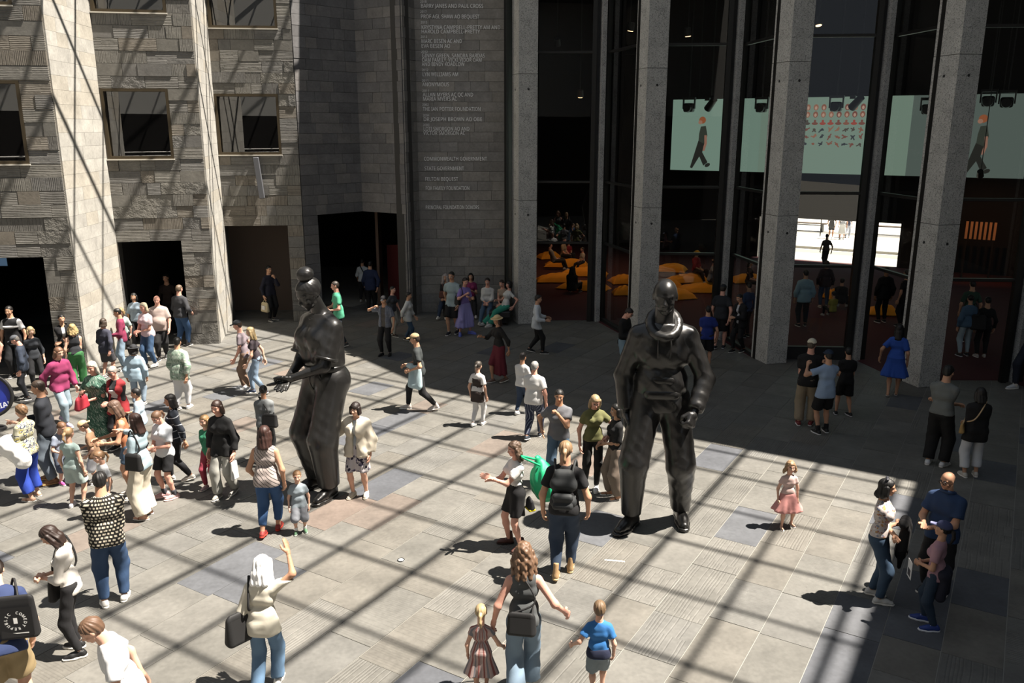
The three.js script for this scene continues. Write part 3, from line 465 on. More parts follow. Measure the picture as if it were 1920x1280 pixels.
// ---------------------------------------------------------------- figures: bones blended into one surface
// bone: { a, b, ra, rb, cut } a capsule that tapers (cut: flat end at b); { c, r: Vector3, q } an ellipsoid
const cap = (a, b, ra, rb = ra, cut) => ({ a, b, ra, rb, cut }), ell = (c, r, q) => ({ c, r, q: q?.clone().invert() });
function surface(bones, cell, k, trim, wave, o2 = {}) {
  const lo = V(1e9, 1e9, 1e9), hi = V(-1e9, -1e9, -1e9), m = k * 3.2 + cell;
  for (const b of bones) for (const [p, r] of b.c ? [[b.c, Math.max(b.r.x, b.r.y, b.r.z)]] : [[b.a, b.ra], [b.b, b.rb]]) { lo.min(V(p.x - r - m, p.y - r - m, p.z - r - m)); hi.max(V(p.x + r + m, p.y + r + m, p.z + r + m)); }
  const nx = Math.ceil((hi.x - lo.x) / cell) + 2, ny = Math.ceil((hi.y - lo.y) / cell) + 2, nz = Math.ceil((hi.z - lo.z) / cell) + 2, sxy = nx * ny;
  const F = new Float32Array(nx * ny * nz), ik = 1 / k;
  const q = V(0, 0, 0);
  for (const b of bones) {
    const P = b.c ? [b.c, b.c] : [b.a, b.b], rm = (b.c ? Math.max(b.r.x, b.r.y, b.r.z) : Math.max(b.ra, b.rb)) + m;
    const i0 = Math.max(0, Math.floor((Math.min(P[0].x, P[1].x) - rm - lo.x) / cell)), i1 = Math.min(nx - 1, Math.ceil((Math.max(P[0].x, P[1].x) + rm - lo.x) / cell));
    const j0 = Math.max(0, Math.floor((Math.min(P[0].y, P[1].y) - rm - lo.y) / cell)), j1 = Math.min(ny - 1, Math.ceil((Math.max(P[0].y, P[1].y) + rm - lo.y) / cell));
    const k0 = Math.max(0, Math.floor((Math.min(P[0].z, P[1].z) - rm - lo.z) / cell)), k1 = Math.min(nz - 1, Math.ceil((Math.max(P[0].z, P[1].z) + rm - lo.z) / cell));
    let ax, ay, az, dx, dy, dz, L2, L, rs; if (!b.c) { ax = b.a.x; ay = b.a.y; az = b.a.z; dx = b.b.x - ax; dy = b.b.y - ay; dz = b.b.z - az; L2 = dx * dx + dy * dy + dz * dz || 1e-9; L = Math.sqrt(L2); } else rs = Math.min(b.r.x, b.r.y, b.r.z);
    for (let z = k0; z <= k1; z++) for (let y = j0; y <= j1; y++) for (let x = i0; x <= i1; x++) {
      const px = lo.x + x * cell, py = lo.y + y * cell, pz = lo.z + z * cell; let d;
      if (b.c) { q.set(px - b.c.x, py - b.c.y, pz - b.c.z); if (b.q) q.applyQuaternion(b.q); const e = Math.sqrt((q.x / b.r.x) ** 2 + (q.y / b.r.y) ** 2 + (q.z / b.r.z) ** 2); d = (e - 1) * rs * (e > 1 ? 1.2 : 1); }
      else { let t = ((px - ax) * dx + (py - ay) * dy + (pz - az) * dz) / L2; const over = (t - 1) * L; t = t < 0 ? 0 : t > 1 && !b.cut ? 1 : t; const ux = px - ax - t * dx, uy = py - ay - t * dy, uz = pz - az - t * dz; d = Math.sqrt(ux * ux + uy * uy + uz * uz) - (b.ra + (b.rb - b.ra) * (t > 1 ? 1 : t)); if (b.cut && over > d) d = over; }
      if (d < m) F[x + y * nx + z * sxy] += Math.exp(-Math.max(d, -40 * k) * ik);
    }
  }
  for (let z = 0, n = 0; z < nz; z++) for (let y = 0; y < ny; y++) for (let x = 0; x < nx; x++, n++) {
    const s = F[n]; let f = s > 0 ? -k * Math.log(s) : m; if (f > m) f = m;
    if (f < m && (trim || wave)) { const px = lo.x + x * cell, py = lo.y + y * cell, pz = lo.z + z * cell; if (wave) f += wave(px, py, pz); if (trim) { const t = trim(px, py, pz); if (t > f) f = t; } }
    F[n] = f;
  }
  const id = new Int32Array(F.length).fill(-1), pos = [], idx = [];
  const off = [0, 1, nx, nx + 1, sxy, sxy + 1, sxy + nx, sxy + nx + 1];
  for (let z = 0; z < nz - 1; z++) for (let y = 0; y < ny - 1; y++) for (let x = 0; x < nx - 1; x++) {
    const n = x + y * nx + z * sxy; let mask = 0; for (let c = 0; c < 8; c++) if (F[n + off[c]] < 0) mask |= 1 << c;
    if (mask === 0 || mask === 255) continue;
    let sx = 0, sy = 0, sz = 0, e = 0;
    for (let c = 0; c < 8; c++) for (let bit = 1; bit < 8; bit <<= 1) { if (c & bit) continue; const c2 = c | bit; if (((mask >> c) & 1) === ((mask >> c2) & 1)) continue; const f0 = F[n + off[c]], f1 = F[n + off[c2]], t = f0 / (f0 - f1); sx += (c & 1) + (bit === 1 ? t : 0); sy += ((c >> 1) & 1) + (bit === 2 ? t : 0); sz += ((c >> 2) & 1) + (bit === 4 ? t : 0); e++; }
    id[n] = pos.length / 3; pos.push(lo.x + (x + sx / e) * cell, lo.y + (y + sy / e) * cell, lo.z + (z + sz / e) * cell);
  }
  for (let z = 1; z < nz - 1; z++) for (let y = 1; y < ny - 1; y++) for (let x = 1; x < nx - 1; x++) {
    const n = x + y * nx + z * sxy, s = F[n] < 0;
    const quad = (a, b, c, d) => { if (a < 0 || b < 0 || c < 0 || d < 0) return; s ? idx.push(a, b, c, a, c, d) : idx.push(a, c, b, a, d, c); };
    if (s !== F[n + 1] < 0) quad(id[n - nx - sxy], id[n - sxy], id[n], id[n - nx]);
    if (s !== F[n + nx] < 0) quad(id[n - 1 - sxy], id[n - 1], id[n], id[n - sxy]);
    if (s !== F[n + sxy] < 0) quad(id[n - 1 - nx], id[n - nx], id[n], id[n - 1]);
  }
  const g = new THREE.BufferGeometry(); g.setAttribute('position', new THREE.Float32BufferAttribute(pos, 3)); g.setIndex(idx); g.computeVertexNormals();
  if (o2.uv) { const u = new Float32Array((pos.length / 3) * 2), c = o2.uv; for (let i = 0; i < pos.length / 3; i++) { u[2 * i] = Math.atan2(pos[3 * i] - c.x, pos[3 * i + 2] - c.z) * c.w; u[2 * i + 1] = pos[3 * i + 1]; } g.setAttribute('uv', new THREE.BufferAttribute(u, 2)); }
  return g;
}
// ---- heads, hands and shoes are made once per fineness and then placed
const headCache = {}, handCache = {}, shoeCache = {};
function headGeo(fine, female) {
  return headCache[fine + '' + female] ??= (() => {
    const j = female ? 0.9 : 1, b = [ell(V(0, 0.12, -0.06), V(0.325, 0.37, 0.41)), ell(V(0, -0.1, 0.07), V(0.265, 0.36, 0.3)), ell(V(0, -0.27, 0.12), V(0.2 * j, 0.17, 0.21)), ell(V(0, -0.4, 0.23), V(0.1 * j, 0.07, 0.09)),
      cap(V(0, 0.04, 0.335), V(0, -0.115, 0.43), 0.03, 0.048), cap(V(-0.05, -0.14, 0.385), V(0.05, -0.14, 0.385), 0.032), cap(V(-0.2, 0.1, 0.27), V(-0.07, 0.085, 0.335), 0.035), cap(V(0.2, 0.1, 0.27), V(0.07, 0.085, 0.335), 0.035),
      ell(V(-0.17, -0.12, 0.24), V(0.09, 0.09, 0.08)), ell(V(0.17, -0.12, 0.24), V(0.09, 0.09, 0.08)), ell(V(-0.12, 0.005, 0.3), V(0.055, 0.04, 0.045)), ell(V(0.12, 0.005, 0.3), V(0.055, 0.04, 0.045)),
      cap(V(-0.075, -0.232, 0.335), V(0.075, -0.232, 0.335), 0.022, 0.022), cap(V(-0.06, -0.27, 0.335), V(0.06, -0.27, 0.335), 0.026, 0.026), ell(V(-0.325, -0.02, -0.03), V(0.035, 0.11, 0.07)), ell(V(0.325, -0.02, -0.03), V(0.035, 0.11, 0.07)), cap(V(0, -0.25, -0.08), V(0, -0.62, -0.1), 0.21, 0.21)];
    const g = surface(b, fine, 0.02), p = g.attributes.position, mk = new Float32Array(p.count);
    for (let i = 0; i < p.count; i++) { const x = Math.abs(p.getX(i)), y = p.getY(i), z = p.getZ(i); if (z > 0.2) { if (x < 0.1 && Math.abs(y + 0.25) < 0.045) mk[i] = 1; else if (x > 0.05 && x < 0.21 && Math.abs(y - 0.1) < 0.028) mk[i] = 2; else { const e = Math.hypot((x - 0.12) * 0.75, y - 0.005); if (e < 0.026) mk[i] = 2; else if (e < 0.042) mk[i] = 3; } } }
    g.setAttribute('mask', new THREE.BufferAttribute(mk, 1)); return g;
  })();
}
// a left hand along +y from the wrist at the origin, palm towards +z, thumb at -x; hand length about 1
function handGeo(kind, fine) {
  return handCache[kind + fine] ??= (() => {
    const b = [cap(V(0, -0.08, 0), V(0, 0.1, 0), 0.15, 0.16), cap(V(-0.11, 0.14, 0.01), V(-0.13, 0.44, 0), 0.1, 0.085), cap(V(0.1, 0.14, 0.01), V(0.13, 0.42, 0), 0.1, 0.08), cap(V(0, 0.15, 0), V(0, 0.45, -0.01), 0.1, 0.085)];
    const curl = { relaxed: [0.35, 0.5, 0.45], grip: [1.25, 1.45, 0.9], flat: [0.05, 0.08, 0.06], point: [1.3, 1.5, 1] }[kind];
    [[-0.17, 0.45, 0.4], [-0.06, 0.48, 0.45], [0.06, 0.47, 0.42], [0.165, 0.42, 0.33]].forEach(([x, y, L], f) => {
      const c = kind === 'point' && f === 0 ? [0.03, 0.05, 0.04] : curl.map((v) => v * (1 + (f - 1.5) * 0.08)); let p = V(x, y, 0), ang = 0; const spread = (f - 1.5) * 0.07, r = [0.065, 0.07, 0.066, 0.056][f];
      [0.45, 0.31, 0.24].forEach((s, n) => { ang += c[n]; const q = p.clone().add(V(Math.sin(spread) * Math.cos(ang), Math.cos(ang), Math.sin(ang)).multiplyScalar(L * s)); b.push(cap(p, q, r * (1 - n * 0.1), r * (0.92 - n * 0.1))); p = q; });
    });
    const th = kind === 'grip' || kind === 'point' ? [V(-0.15, 0.12, 0.06), V(-0.25, 0.3, 0.2), V(-0.12, 0.42, 0.32), V(0.0, 0.44, 0.36)] : [V(-0.15, 0.1, 0.05), V(-0.3, 0.26, 0.12), V(-0.34, 0.42, 0.16), V(-0.33, 0.54, 0.19)];
    b.push(cap(th[0], th[1], 0.1, 0.08), cap(th[1], th[2], 0.075, 0.068), cap(th[2], th[3], 0.066, 0.055));
    return surface(b, fine, 0.016);
  })();
}
// a shoe along +z with its heel behind the ankle at the origin; foot length about 1, sole at y = 0
function shoeGeo(kind, fine) {
  return shoeCache[kind + fine] ??= (() => {
    const cut0 = (h) => (x, y) => h - y, up = kind === 'boot' ? 0.75 : kind === 'high' ? 0.5 : 0.3;
    const sole = surface([cap(V(0, 0.05, -0.16), V(0.02, 0.05, 0.25), 0.14, 0.16), cap(V(0.02, 0.05, 0.25), V(0.0, 0.05, 0.58), 0.185, 0.14)], fine, 0.02, (x, y) => Math.max(-y, y - (kind === 'sandal' ? 0.06 : 0.1)));
    let upper;
    if (kind === 'sandal') upper = surface([cap(V(-0.17, 0.08, 0.3), V(0, 0.2, 0.36), 0.035), cap(V(0.2, 0.08, 0.3), V(0, 0.2, 0.36), 0.035), cap(V(-0.14, 0.1, -0.1), V(0, 0.12, -0.25), 0.03), cap(V(0.14, 0.1, -0.1), V(0, 0.12, -0.25), 0.03), cap(V(0, 0.19, 0.36), V(0, 0.08, 0.55), 0.03)], fine, 0.012);
    else upper = surface([cap(V(0, 0.13, -0.14), V(0, up, -0.06), 0.13, 0.125, true), cap(V(0, 0.16, -0.12), V(0.015, 0.14, 0.3), 0.13, 0.14), cap(V(0.015, 0.13, 0.3), V(0.005, 0.1, 0.56), 0.15, 0.12), cap(V(0, 0.3, 0.02), V(0.01, 0.18, 0.36), 0.1, 0.08)], fine, 0.03, cut0(0.085));
    const tongue = kind === 'sneaker' || kind === 'high' || kind === 'boot' ? merge([0, 1, 2, 3].map((i) => box(0.15, 0.022, 0.03, 0.012, 0.36 - i * 0.043, 0.12 + i * 0.07))) : null;
    return { sole, upper, tongue };
  })();
}
function ik(a, t, l1, l2, hint) {
  const d = t.clone().sub(a); let L = d.length(); const max = (l1 + l2) * 0.995; if (L > max) { d.multiplyScalar(max / L); L = max; } d.normalize();
  const x = (l1 * l1 - l2 * l2 + L * L) / (2 * L), h = Math.sqrt(Math.max(0, l1 * l1 - x * x)), n = hint.clone().addScaledVector(d, -hint.dot(d)).normalize();
  return { mid: a.clone().addScaledVector(d, x).addScaledVector(n, h), end: a.clone().addScaledVector(d, L), dir: d };
}
const HANDS = { down: [0.16, -0.95, 0.06], fwd: [0.05, -0.25, 0.75], phone: [-0.3, -0.42, 0.5], hip: [0.2, -0.62, 0.05], pocket: [0.16, -0.82, 0.08], cross: [-0.62, -0.5, 0.32], chin: [-0.3, 0.1, 0.34], ear: [0.06, 0.22, 0.16], swingF: [0.12, -0.9, 0.32], swingB: [0.14, -0.9, -0.3], point: [0.1, 0.02, 0.98], clasp: [-0.38, -0.62, 0.36], lap: [-0.25, -0.68, 0.5], carry: [0.14, -0.78, 0.35], up: [0.2, 0.8, 0.25], back: [-0.3, -0.6, -0.25], hold: [0.35, -0.8, -0.1] };
const SKIN = { fair: [0.62, 0.37, 0.27], tan: [0.5, 0.28, 0.18], warm: [0.44, 0.24, 0.15], brown: [0.25, 0.125, 0.07], rosy: [0.62, 0.33, 0.25] };
// prints for clothes, one repeat per 0.24 m
function print(key, bg, draw) { return print[key] ??= (() => { const t = canvasTex(256, 256, (c) => { c.fillStyle = bg; c.fillRect(0, 0, 256, 256); draw(c, rngOf(key.length * 7 + 3)); }); t.wrapS = t.wrapT = THREE.RepeatWrapping; return t; })(); }
const PRINTS = {
  lattice: () => print('lattice', '#17140f', (c) => { c.fillStyle = '#e6dcc6'; for (let j = 0; j < 4; j++) for (let i = 0; i < 4; i++) { c.save(); c.translate(i * 64 + 32 * (j % 2) + 16, j * 64 + 32); c.rotate(0.2); c.fillRect(-19, -17, 38, 34); c.restore(); } }),
  diagonal: () => print('diagonal', '#cdbfb9', (c) => { c.strokeStyle = '#35302f'; c.lineWidth = 9; for (let i = -4; i < 8; i++) { if (i % 4 === 3) continue; c.beginPath(); c.moveTo(i * 64, 0); c.lineTo(i * 64 + 256, 256); c.stroke(); } }),
  floral: () => print('floral', '#d9cdc8', (c, r) => { for (let i = 0; i < 60; i++) { c.fillStyle = ['#b0746c', '#8d93a8', '#c79a5e', '#f2e9e4'][i % 4]; c.beginPath(); c.arc(r() * 256, r() * 256, 6 + r() * 8, 0, 7); c.fill(); } }),
  inkflower: () => print('inkflower', '#d8d3d6', (c, r) => { for (let i = 0; i < 26; i++) { c.fillStyle = i % 3 ? '#2b2740' : '#6e6a8a'; c.beginPath(); c.ellipse(r() * 256, r() * 256, 14 + r() * 16, 9 + r() * 9, r() * 3, 0, 7); c.fill(); } }),
  leaves: () => print('leaves', '#4d7563', (c, r) => { for (let i = 0; i < 90; i++) { c.strokeStyle = ['#c9d8cc', '#1f4438', '#86a896'][i % 3]; c.lineWidth = 7; const x = r() * 256, y = r() * 256; c.beginPath(); c.moveTo(x, y); c.lineTo(x + 14, y + 38); c.stroke(); } }),
  scroll: () => print('scroll', '#cfcdb4', (c, r) => { for (let i = 0; i < 34; i++) { c.strokeStyle = i % 3 ? '#1f2a55' : '#b7a94e'; c.lineWidth = 10; c.beginPath(); c.arc(r() * 256, r() * 256, 14 + r() * 14, r() * 6, r() * 6 + 3.6); c.stroke(); } }),
  rosestripe: () => print('rosestripe', '#cdb3ad', (c) => { c.fillStyle = '#a5635c'; for (let i = 0; i < 4; i++) c.fillRect(i * 64, 0, 16, 256); c.fillStyle = '#8d8b90'; for (let i = 0; i < 4; i++) c.fillRect(i * 64 + 30, 0, 12, 256); }),
  darkstripe: () => print('darkstripe', '#232c4a', (c) => { c.fillStyle = '#8d95a5'; for (let i = 0; i < 6; i++) c.fillRect(i * 43, 0, 12, 256); }),
  check: () => print('check', '#8d93a0', (c) => { c.fillStyle = '#5f6472'; for (let i = 0; i < 8; i++) { c.fillRect(i * 32, 0, 10, 256); c.fillRect(0, i * 32, 256, 10); } }),
  wash: () => print('wash', '#a9bfae', (c, r) => { for (let i = 0; i < 40; i++) { c.fillStyle = ['#d3dccf', '#7f9b86', '#bccdbb'][i % 3]; c.beginPath(); c.ellipse(r() * 256, r() * 256, 30, 12, r() * 3, 0, 7); c.fill(); } }),
  chevron: () => print('chevron', '#1d2430', (c) => { c.strokeStyle = '#c9cdd4'; c.lineWidth = 12; for (let j = 0; j < 2; j++) { c.beginPath(); c.moveTo(0, j * 128 + 20); c.lineTo(128, j * 128 + 60); c.lineTo(256, j * 128 + 20); c.stroke(); } }),
};
function muted(c, grey, k) { const q = new THREE.Color(c), l = q.r * 0.3 + q.g * 0.6 + q.b * 0.1; return '#' + q.lerp(new THREE.Color().setRGB(l, l, l), grey).multiplyScalar(k).getHexString(); }
function cloth(spec, rough = 0.88) {
  if (PRINTS[spec]) { const t = PRINTS[spec](); const rep = spec === 'lattice' ? 0.17 : 0.24; t.repeat.set(1 / rep, 1 / rep); return mat('#d8d8d8', rough, { map: t }); }
  return mat(muted(spec, 0.14, 0.82), rough);
}
const vary = rngOf(4242);
/* a person: at pixel [px, py] of the feet, height h (m), heading (0 faces the camera, 90 to the right of the picture, 180 away)
   pose: R, L hand targets, lean, side, pitch (head down), yaw (head turn), walk (stride), sit (seat height), feet
   clothes: top { c, s (sleeve 0-2), hem, loose, zip }, legs { c, len (1 full, 0.45 shorts), w }, skirt { c, y, flare }, hair { k, c }, shoe { k, c, sole }, hat { k, c } */
function figure(o) {
  const S = o.h, kid = clamp((1.5 - S) / 0.7, 0, 1), fem = !!o.f, W = (1 + ((o.w ?? 1) - 1) * 0.65) * (fem ? 0.94 : 0.98), at = o.at ?? ground(...o.p).setY(o.y ?? 0), px = depthScale(at);
  const detail = o.detail ?? 1, cell = clamp(2.3 / px, 0.012, 0.03) * detail * (S > 3 ? 1 : 1), g = o.group ?? thing('person', o.label, 'person', at, R(o.turn ?? 0));
  const rs = rngOf(Math.floor(S * 1000) + (o.p ? o.p[0] * 31 + o.p[1] : 7)), ph = rs() * 9;
  const hh = lerp(0.132, 0.19, kid) * S, hipY = lerp(0.525, 0.46, kid) * S, shY = lerp(0.3, 0.3, kid) * S, hipW = (fem ? 0.052 : 0.05) * S, shW = lerp(fem ? 0.087 : 0.098, 0.092, kid) * S * Math.sqrt(W);
  const thigh = hipY * 0.475, shin = hipY * 0.455, ankleY = lerp(0.042, 0.045, kid) * S, ua = 0.168 * S, fa = 0.145 * S, handL = lerp(0.108, 0.1, kid) * S;
  // feet
  const st = (o.walk ?? 0) * S; let feet = o.feet ?? (o.sit ? [[-0.07, 0.26, -8, 0], [0.07, 0.26, 8, 0]] : st ? [[-0.045, o.walk * 0.55, 0, 0], [0.045, -o.walk * 0.6, 0, Math.min(0.05, o.walk * 0.12)]] : [[-0.062, 0.02, -10, 0], [0.062, -0.02, 12, 0]]);
  feet = feet.map(([x, z, yaw, lift]) => ({ p: V(x * S, ankleY + (lift ?? 0) * S, z * S), yaw: R(yaw ?? 0), lift: lift ?? 0 }));
  let pelY = o.sit ? o.sit + 0.075 * S : hipY; if (!o.sit) for (const f of feet) { const dx = Math.hypot(Math.abs(f.p.x) - hipW, f.p.z), r = (thigh + shin) * 0.992; pelY = Math.min(pelY, f.p.y + Math.sqrt(Math.max(0.01, r * r - dx * dx))); }
  if (o.drop) pelY -= o.drop * S;
  const pel = V((o.shift ?? 0) * S, pelY, (o.back ?? 0) * S), q = new THREE.Quaternion().setFromEuler(new THREE.Euler(R(o.lean ?? (st ? 4 : 1)), R(o.twist ?? 0), R(o.side ?? 0), 'YXZ'));
  const T = (x, y, z) => V(x * S, y * S, z * S).applyQuaternion(q).add(pel);
  const sh = [-1, 1].map((s) => V(s * shW, shY * 0.8 + (s < 0 ? o.shrugR ?? 0 : o.shrugL ?? 0) * S, -0.005 * S).applyQuaternion(q).add(pel));
  const qy = new THREE.Quaternion().setFromEuler(new THREE.Euler(R((o.lean ?? 0) * 0.5), R(o.twist ?? 0), 0, 'YXZ'));
  const arms = [-1, 1].map((s, i) => {
    let t = (i ? o.L : o.R) ?? (st ? (i ? 'swingF' : 'swingB') : 'down'); if (typeof t === 'string') t = HANDS[t];
    const reach = ua + fa, tgt = V(s * t[0] * reach, t[1] * reach, t[2] * reach).applyQuaternion(qy).add(sh[i]), hint = (t[3] ? V(s * t[3], t[4], t[5]) : V(s * 0.55, -0.75, -0.5)).applyQuaternion(qy);
    return { s, sh: sh[i], ...ik(sh[i], tgt, ua, fa, hint) };
  });
  const hips = [-1, 1].map((s) => V(s * hipW, -0.01 * S, 0).add(pel));
  const legs = feet.map((f, i) => { const hint = V(Math.sin(f.yaw) * 0.6 + (i ? 0.1 : -0.1), 0.1, 1); const r = ik(hips[i], f.p, thigh, shin, hint); return { ...r, foot: f, hip: hips[i] }; });
  const neck = T(0, 0.3, -0.008), qh = q.clone().slerp(new THREE.Quaternion(), 0.35).multiply(new THREE.Quaternion().setFromEuler(new THREE.Euler(R(o.pitch ?? 4), R(o.yaw ?? 0), R(o.tilt ?? 0), 'YXZ')));
  const hc = neck.clone().add(V(0, hh * 0.6 + 0.022 * S, hh * 0.08).applyQuaternion(qh)), HT = (x, y, z) => V(x * hh, y * hh, z * hh).applyQuaternion(qh).add(hc);
  const u = S * W, wv = (amp, f) => o.metal ? (x, y, z) => { const s1 = Math.sin((y * 30 + x * 22 - z * 9) / S * 2.2 + ph + 1.5 * Math.sin(x * 14 / S + z * 10 / S)), s2 = Math.sin((y * 24 - x * 26 + z * 12) / S * 1.7 + 2 * ph); const msk = 0.5 + 0.5 * Math.sin(x * 5 / S * 2 + y * 11 / S + ph) * Math.sin(z * 9 / S - y * 7 / S + 1.7); return amp * msk * (Math.abs(s1) * 0.8 - 0.5 + 0.5 * s2 * s2 * s2); } : (x, y, z) => amp * (Math.sin(x * f * 1.3 + y * f * 0.9 + ph) * Math.sin(z * f * 1.1 - y * f * 0.7 + 2 * ph) + 0.6 * Math.sin(y * f * 2.1 + x * f * 0.5 - ph) * Math.sin(z * f * 1.7 + x * f));
  // torso
  const torso = (e) => [cap(T(-0.038 * W, 0.0, -0.006), T(0.038 * W, 0.0, -0.006), (fem ? 0.06 : 0.055) * u + e), cap(T(-0.028 * W, 0.09, 0.002), T(0.028 * W, 0.09, 0.002), (fem ? 0.043 : 0.05) * u + e), cap(T(-0.036 * W, 0.18, 0.0), T(0.036 * W, 0.18, 0.0), (fem ? 0.049 : 0.055) * u + e), ...sh.map((p) => cap(T(0, 0.278, -0.008), p.clone().lerp(neck, 0.12), 0.032 * u + e, 0.024 * u + e)), cap(T(-0.03 * W, 0.235, -0.002), T(0.03 * W, 0.235, -0.002), 0.047 * u + e),
    ...(fem && kid < 0.3 ? [-1, 1].map((k) => ell(T(k * 0.04, 0.195, 0.043), V(0.036, 0.036, 0.032).multiplyScalar(u * (o.bust ?? 1)).addScalar(e))) : []), ...(o.belly ? [ell(T(0, 0.07, 0.04), V(0.075, 0.075, 0.055).multiplyScalar(u * o.belly).addScalar(e))] : [])];
  const leg = (l, e, w = 1) => [cap(l.hip, l.mid, 0.047 * u * w + e, 0.031 * u * w + e), cap(l.mid, l.mid.clone().lerp(l.foot.p, 0.32), 0.029 * u * w + e, 0.031 * u * w + e), cap(l.mid.clone().lerp(l.foot.p, 0.32), l.foot.p, 0.03 * u * w + e, 0.019 * u * w + e)];
  const arm = (a, e, n = 2) => [cap(a.sh, a.mid, 0.0275 * u + e, 0.0225 * u + e), cap(a.mid, a.end, 0.0225 * u + e, 0.015 * u + e)];
  const toe = (f, d, y) => f.p.clone().add(V(Math.sin(f.yaw) * d, y, Math.cos(f.yaw) * d));
  const bare = o.shoe?.k === 'sandal' || o.shoe?.k === 'none';
  const bodyBones = [...torso(0), cap(neck, HT(0, -0.3, -0.08), 0.034 * S * (fem ? 0.92 : 1.08), 0.033 * S * (fem ? 0.92 : 1.05)), ...legs.flatMap((l) => [...leg(l, 0), ...(bare ? [cap(toe(l.foot, -0.02 * S, -0.022 * S), toe(l.foot, 0.09 * S, -0.026 * S), 0.019 * S, 0.015 * S)] : [])]), ...arms.flatMap((a) => arm(a, 0))];
  const sk = SKIN[o.skin] ?? SKIN.fair, tone = lin(1, 1, 1), parts = [];
  const paint = (geo, f) => { const n = geo.attributes.position.count, c = new Float32Array(n * 3); for (let i = 0; i < n; i++) c.set(f(i), i * 3); geo.setAttribute('color', new THREE.BufferAttribute(c, 3)); if (geo.attributes.mask) geo.deleteAttribute('mask'); return geo; };
  parts.push(paint(surface(bodyBones, cell, 0.0075 * S, null), () => sk));
  const fineH = clamp(cell / hh * 0.42, 0.028, 0.06), hg = headGeo(Math.round(fineH * 200) / 200, fem).clone(), mk = hg.attributes.mask, brow = o.brow ?? [0.05, 0.03, 0.02];
  const hm = new THREE.Matrix4().compose(hc, qh, V(hh, hh, hh));
  parts.push(paint(hg, (i) => (mk.getX(i) === 1 ? [sk[0] * 0.8, sk[1] * 0.55, sk[2] * 0.52] : mk.getX(i) === 2 ? brow : mk.getX(i) === 3 ? [0.6, 0.58, 0.55] : sk)).applyMatrix4(hm));
  arms.forEach((a, i) => {
    const kind = (i ? o.handL : o.handR) ?? 'relaxed', fine = clamp(Math.round(cell / handL * 0.42 * 50) / 50, 0.04, 0.1), hgeo = handGeo(kind, fine).clone();
    const dir = a.end.clone().sub(a.mid).normalize(), pz = (i ? o.palmL : o.palmR) ? V(...(i ? o.palmL : o.palmR)) : V(-a.s, 0, 0.3).addScaledVector(V(0, 0, 1), dir.y > -0.5 ? -0.2 : 0).add(V(0, dir.y > -0.5 ? -0.6 : 0, 0)), z = pz.addScaledVector(dir, -pz.dot(dir)).normalize(), x = dir.clone().cross(z);
    const m = new THREE.Matrix4().makeBasis(x, dir, z).scale(V(a.s < 0 ? -1 : 1, 1, 1).multiplyScalar(handL)).setPosition(a.end);
    hgeo.applyMatrix4(m); if (m.determinant() < 0) { const ix = hgeo.index.array.slice(); for (let t = 0; t < ix.length; t += 3) { const w = ix[t]; ix[t] = ix[t + 1]; ix[t + 1] = w; } hgeo.setIndex(new THREE.BufferAttribute(ix, 1)); hgeo.computeVertexNormals(); }
    a.tip = a.end.clone().addScaledVector(dir, handL * 0.5); a.dir = dir; parts.push(paint(hgeo, () => sk));
  });
  const skinMat = o.metal ?? new THREE.MeshPhysicalMaterial({ color: 0xffffff, vertexColors: true, roughness: 0.55, specularIntensity: 0.5 });
  mesh('body', mergeGeometries(parts), skinMat, g);
  const uv = { uv: { x: pel.x, z: pel.z, w: 0.14 * S / 1.7 } }, M = (c, r) => o.metal ?? cloth(c, r), add = (n, geo, c, r) => mesh(n, geo, M(c, r), g);
  // legs first, then skirt, top, jacket
  const hemCut = (y) => (x, Y, z) => y - Y;
  if (o.legs) {
    const l0 = o.legs, e = (l0.e ?? 0.011) * S * 0.6, len = l0.len ?? 1, bones = [cap(T(-0.038 * W, 0.0, -0.008), T(0.038 * W, 0.0, -0.008), (fem ? 0.061 : 0.056) * u + e * (o.metal ? 1 : 0.5)), cap(T(-0.028 * W, 0.06, 0.0), T(0.028 * W, 0.06, 0.0), 0.047 * u + e * 0.2)];
    for (const l of legs) {
      const w = l0.w ?? 1.05, r0 = 0.048 * u + e, rk = 0.0385 * u * w + e, ra = (l0.ankle ?? 0.027) * u + e * 0.5;
      if (len < 0.75) bones.push(cap(l.hip, l.hip.clone().lerp(l.mid, len / 0.5 > 1 ? 1 : len / 0.5), r0, lerp(r0, rk * 1.25, len / 0.5), len <= 0.5)); else bones.push(cap(l.hip, l.mid, r0, rk));
      if (len > 0.5) bones.push(cap(l.mid, l.mid.clone().lerp(l.foot.p, (len - 0.5) / 0.5 * 0.93), rk, lerp(rk, ra, (len - 0.5) / 0.5), true));
    }
    const top = T(0, l0.rise ?? 0.085, 0), up = V(0, 1, 0).applyQuaternion(q);
    add(l0.name ?? (len < 0.6 ? 'shorts' : 'trousers'), surface(bones, cell, 0.006 * S, (x, y, z) => (x - top.x) * up.x + (y - top.y) * up.y + (z - top.z) * up.z, wv((l0.fold ?? 0.0022) * S, 34 / S), uv), l0.c, 0.85);
  }
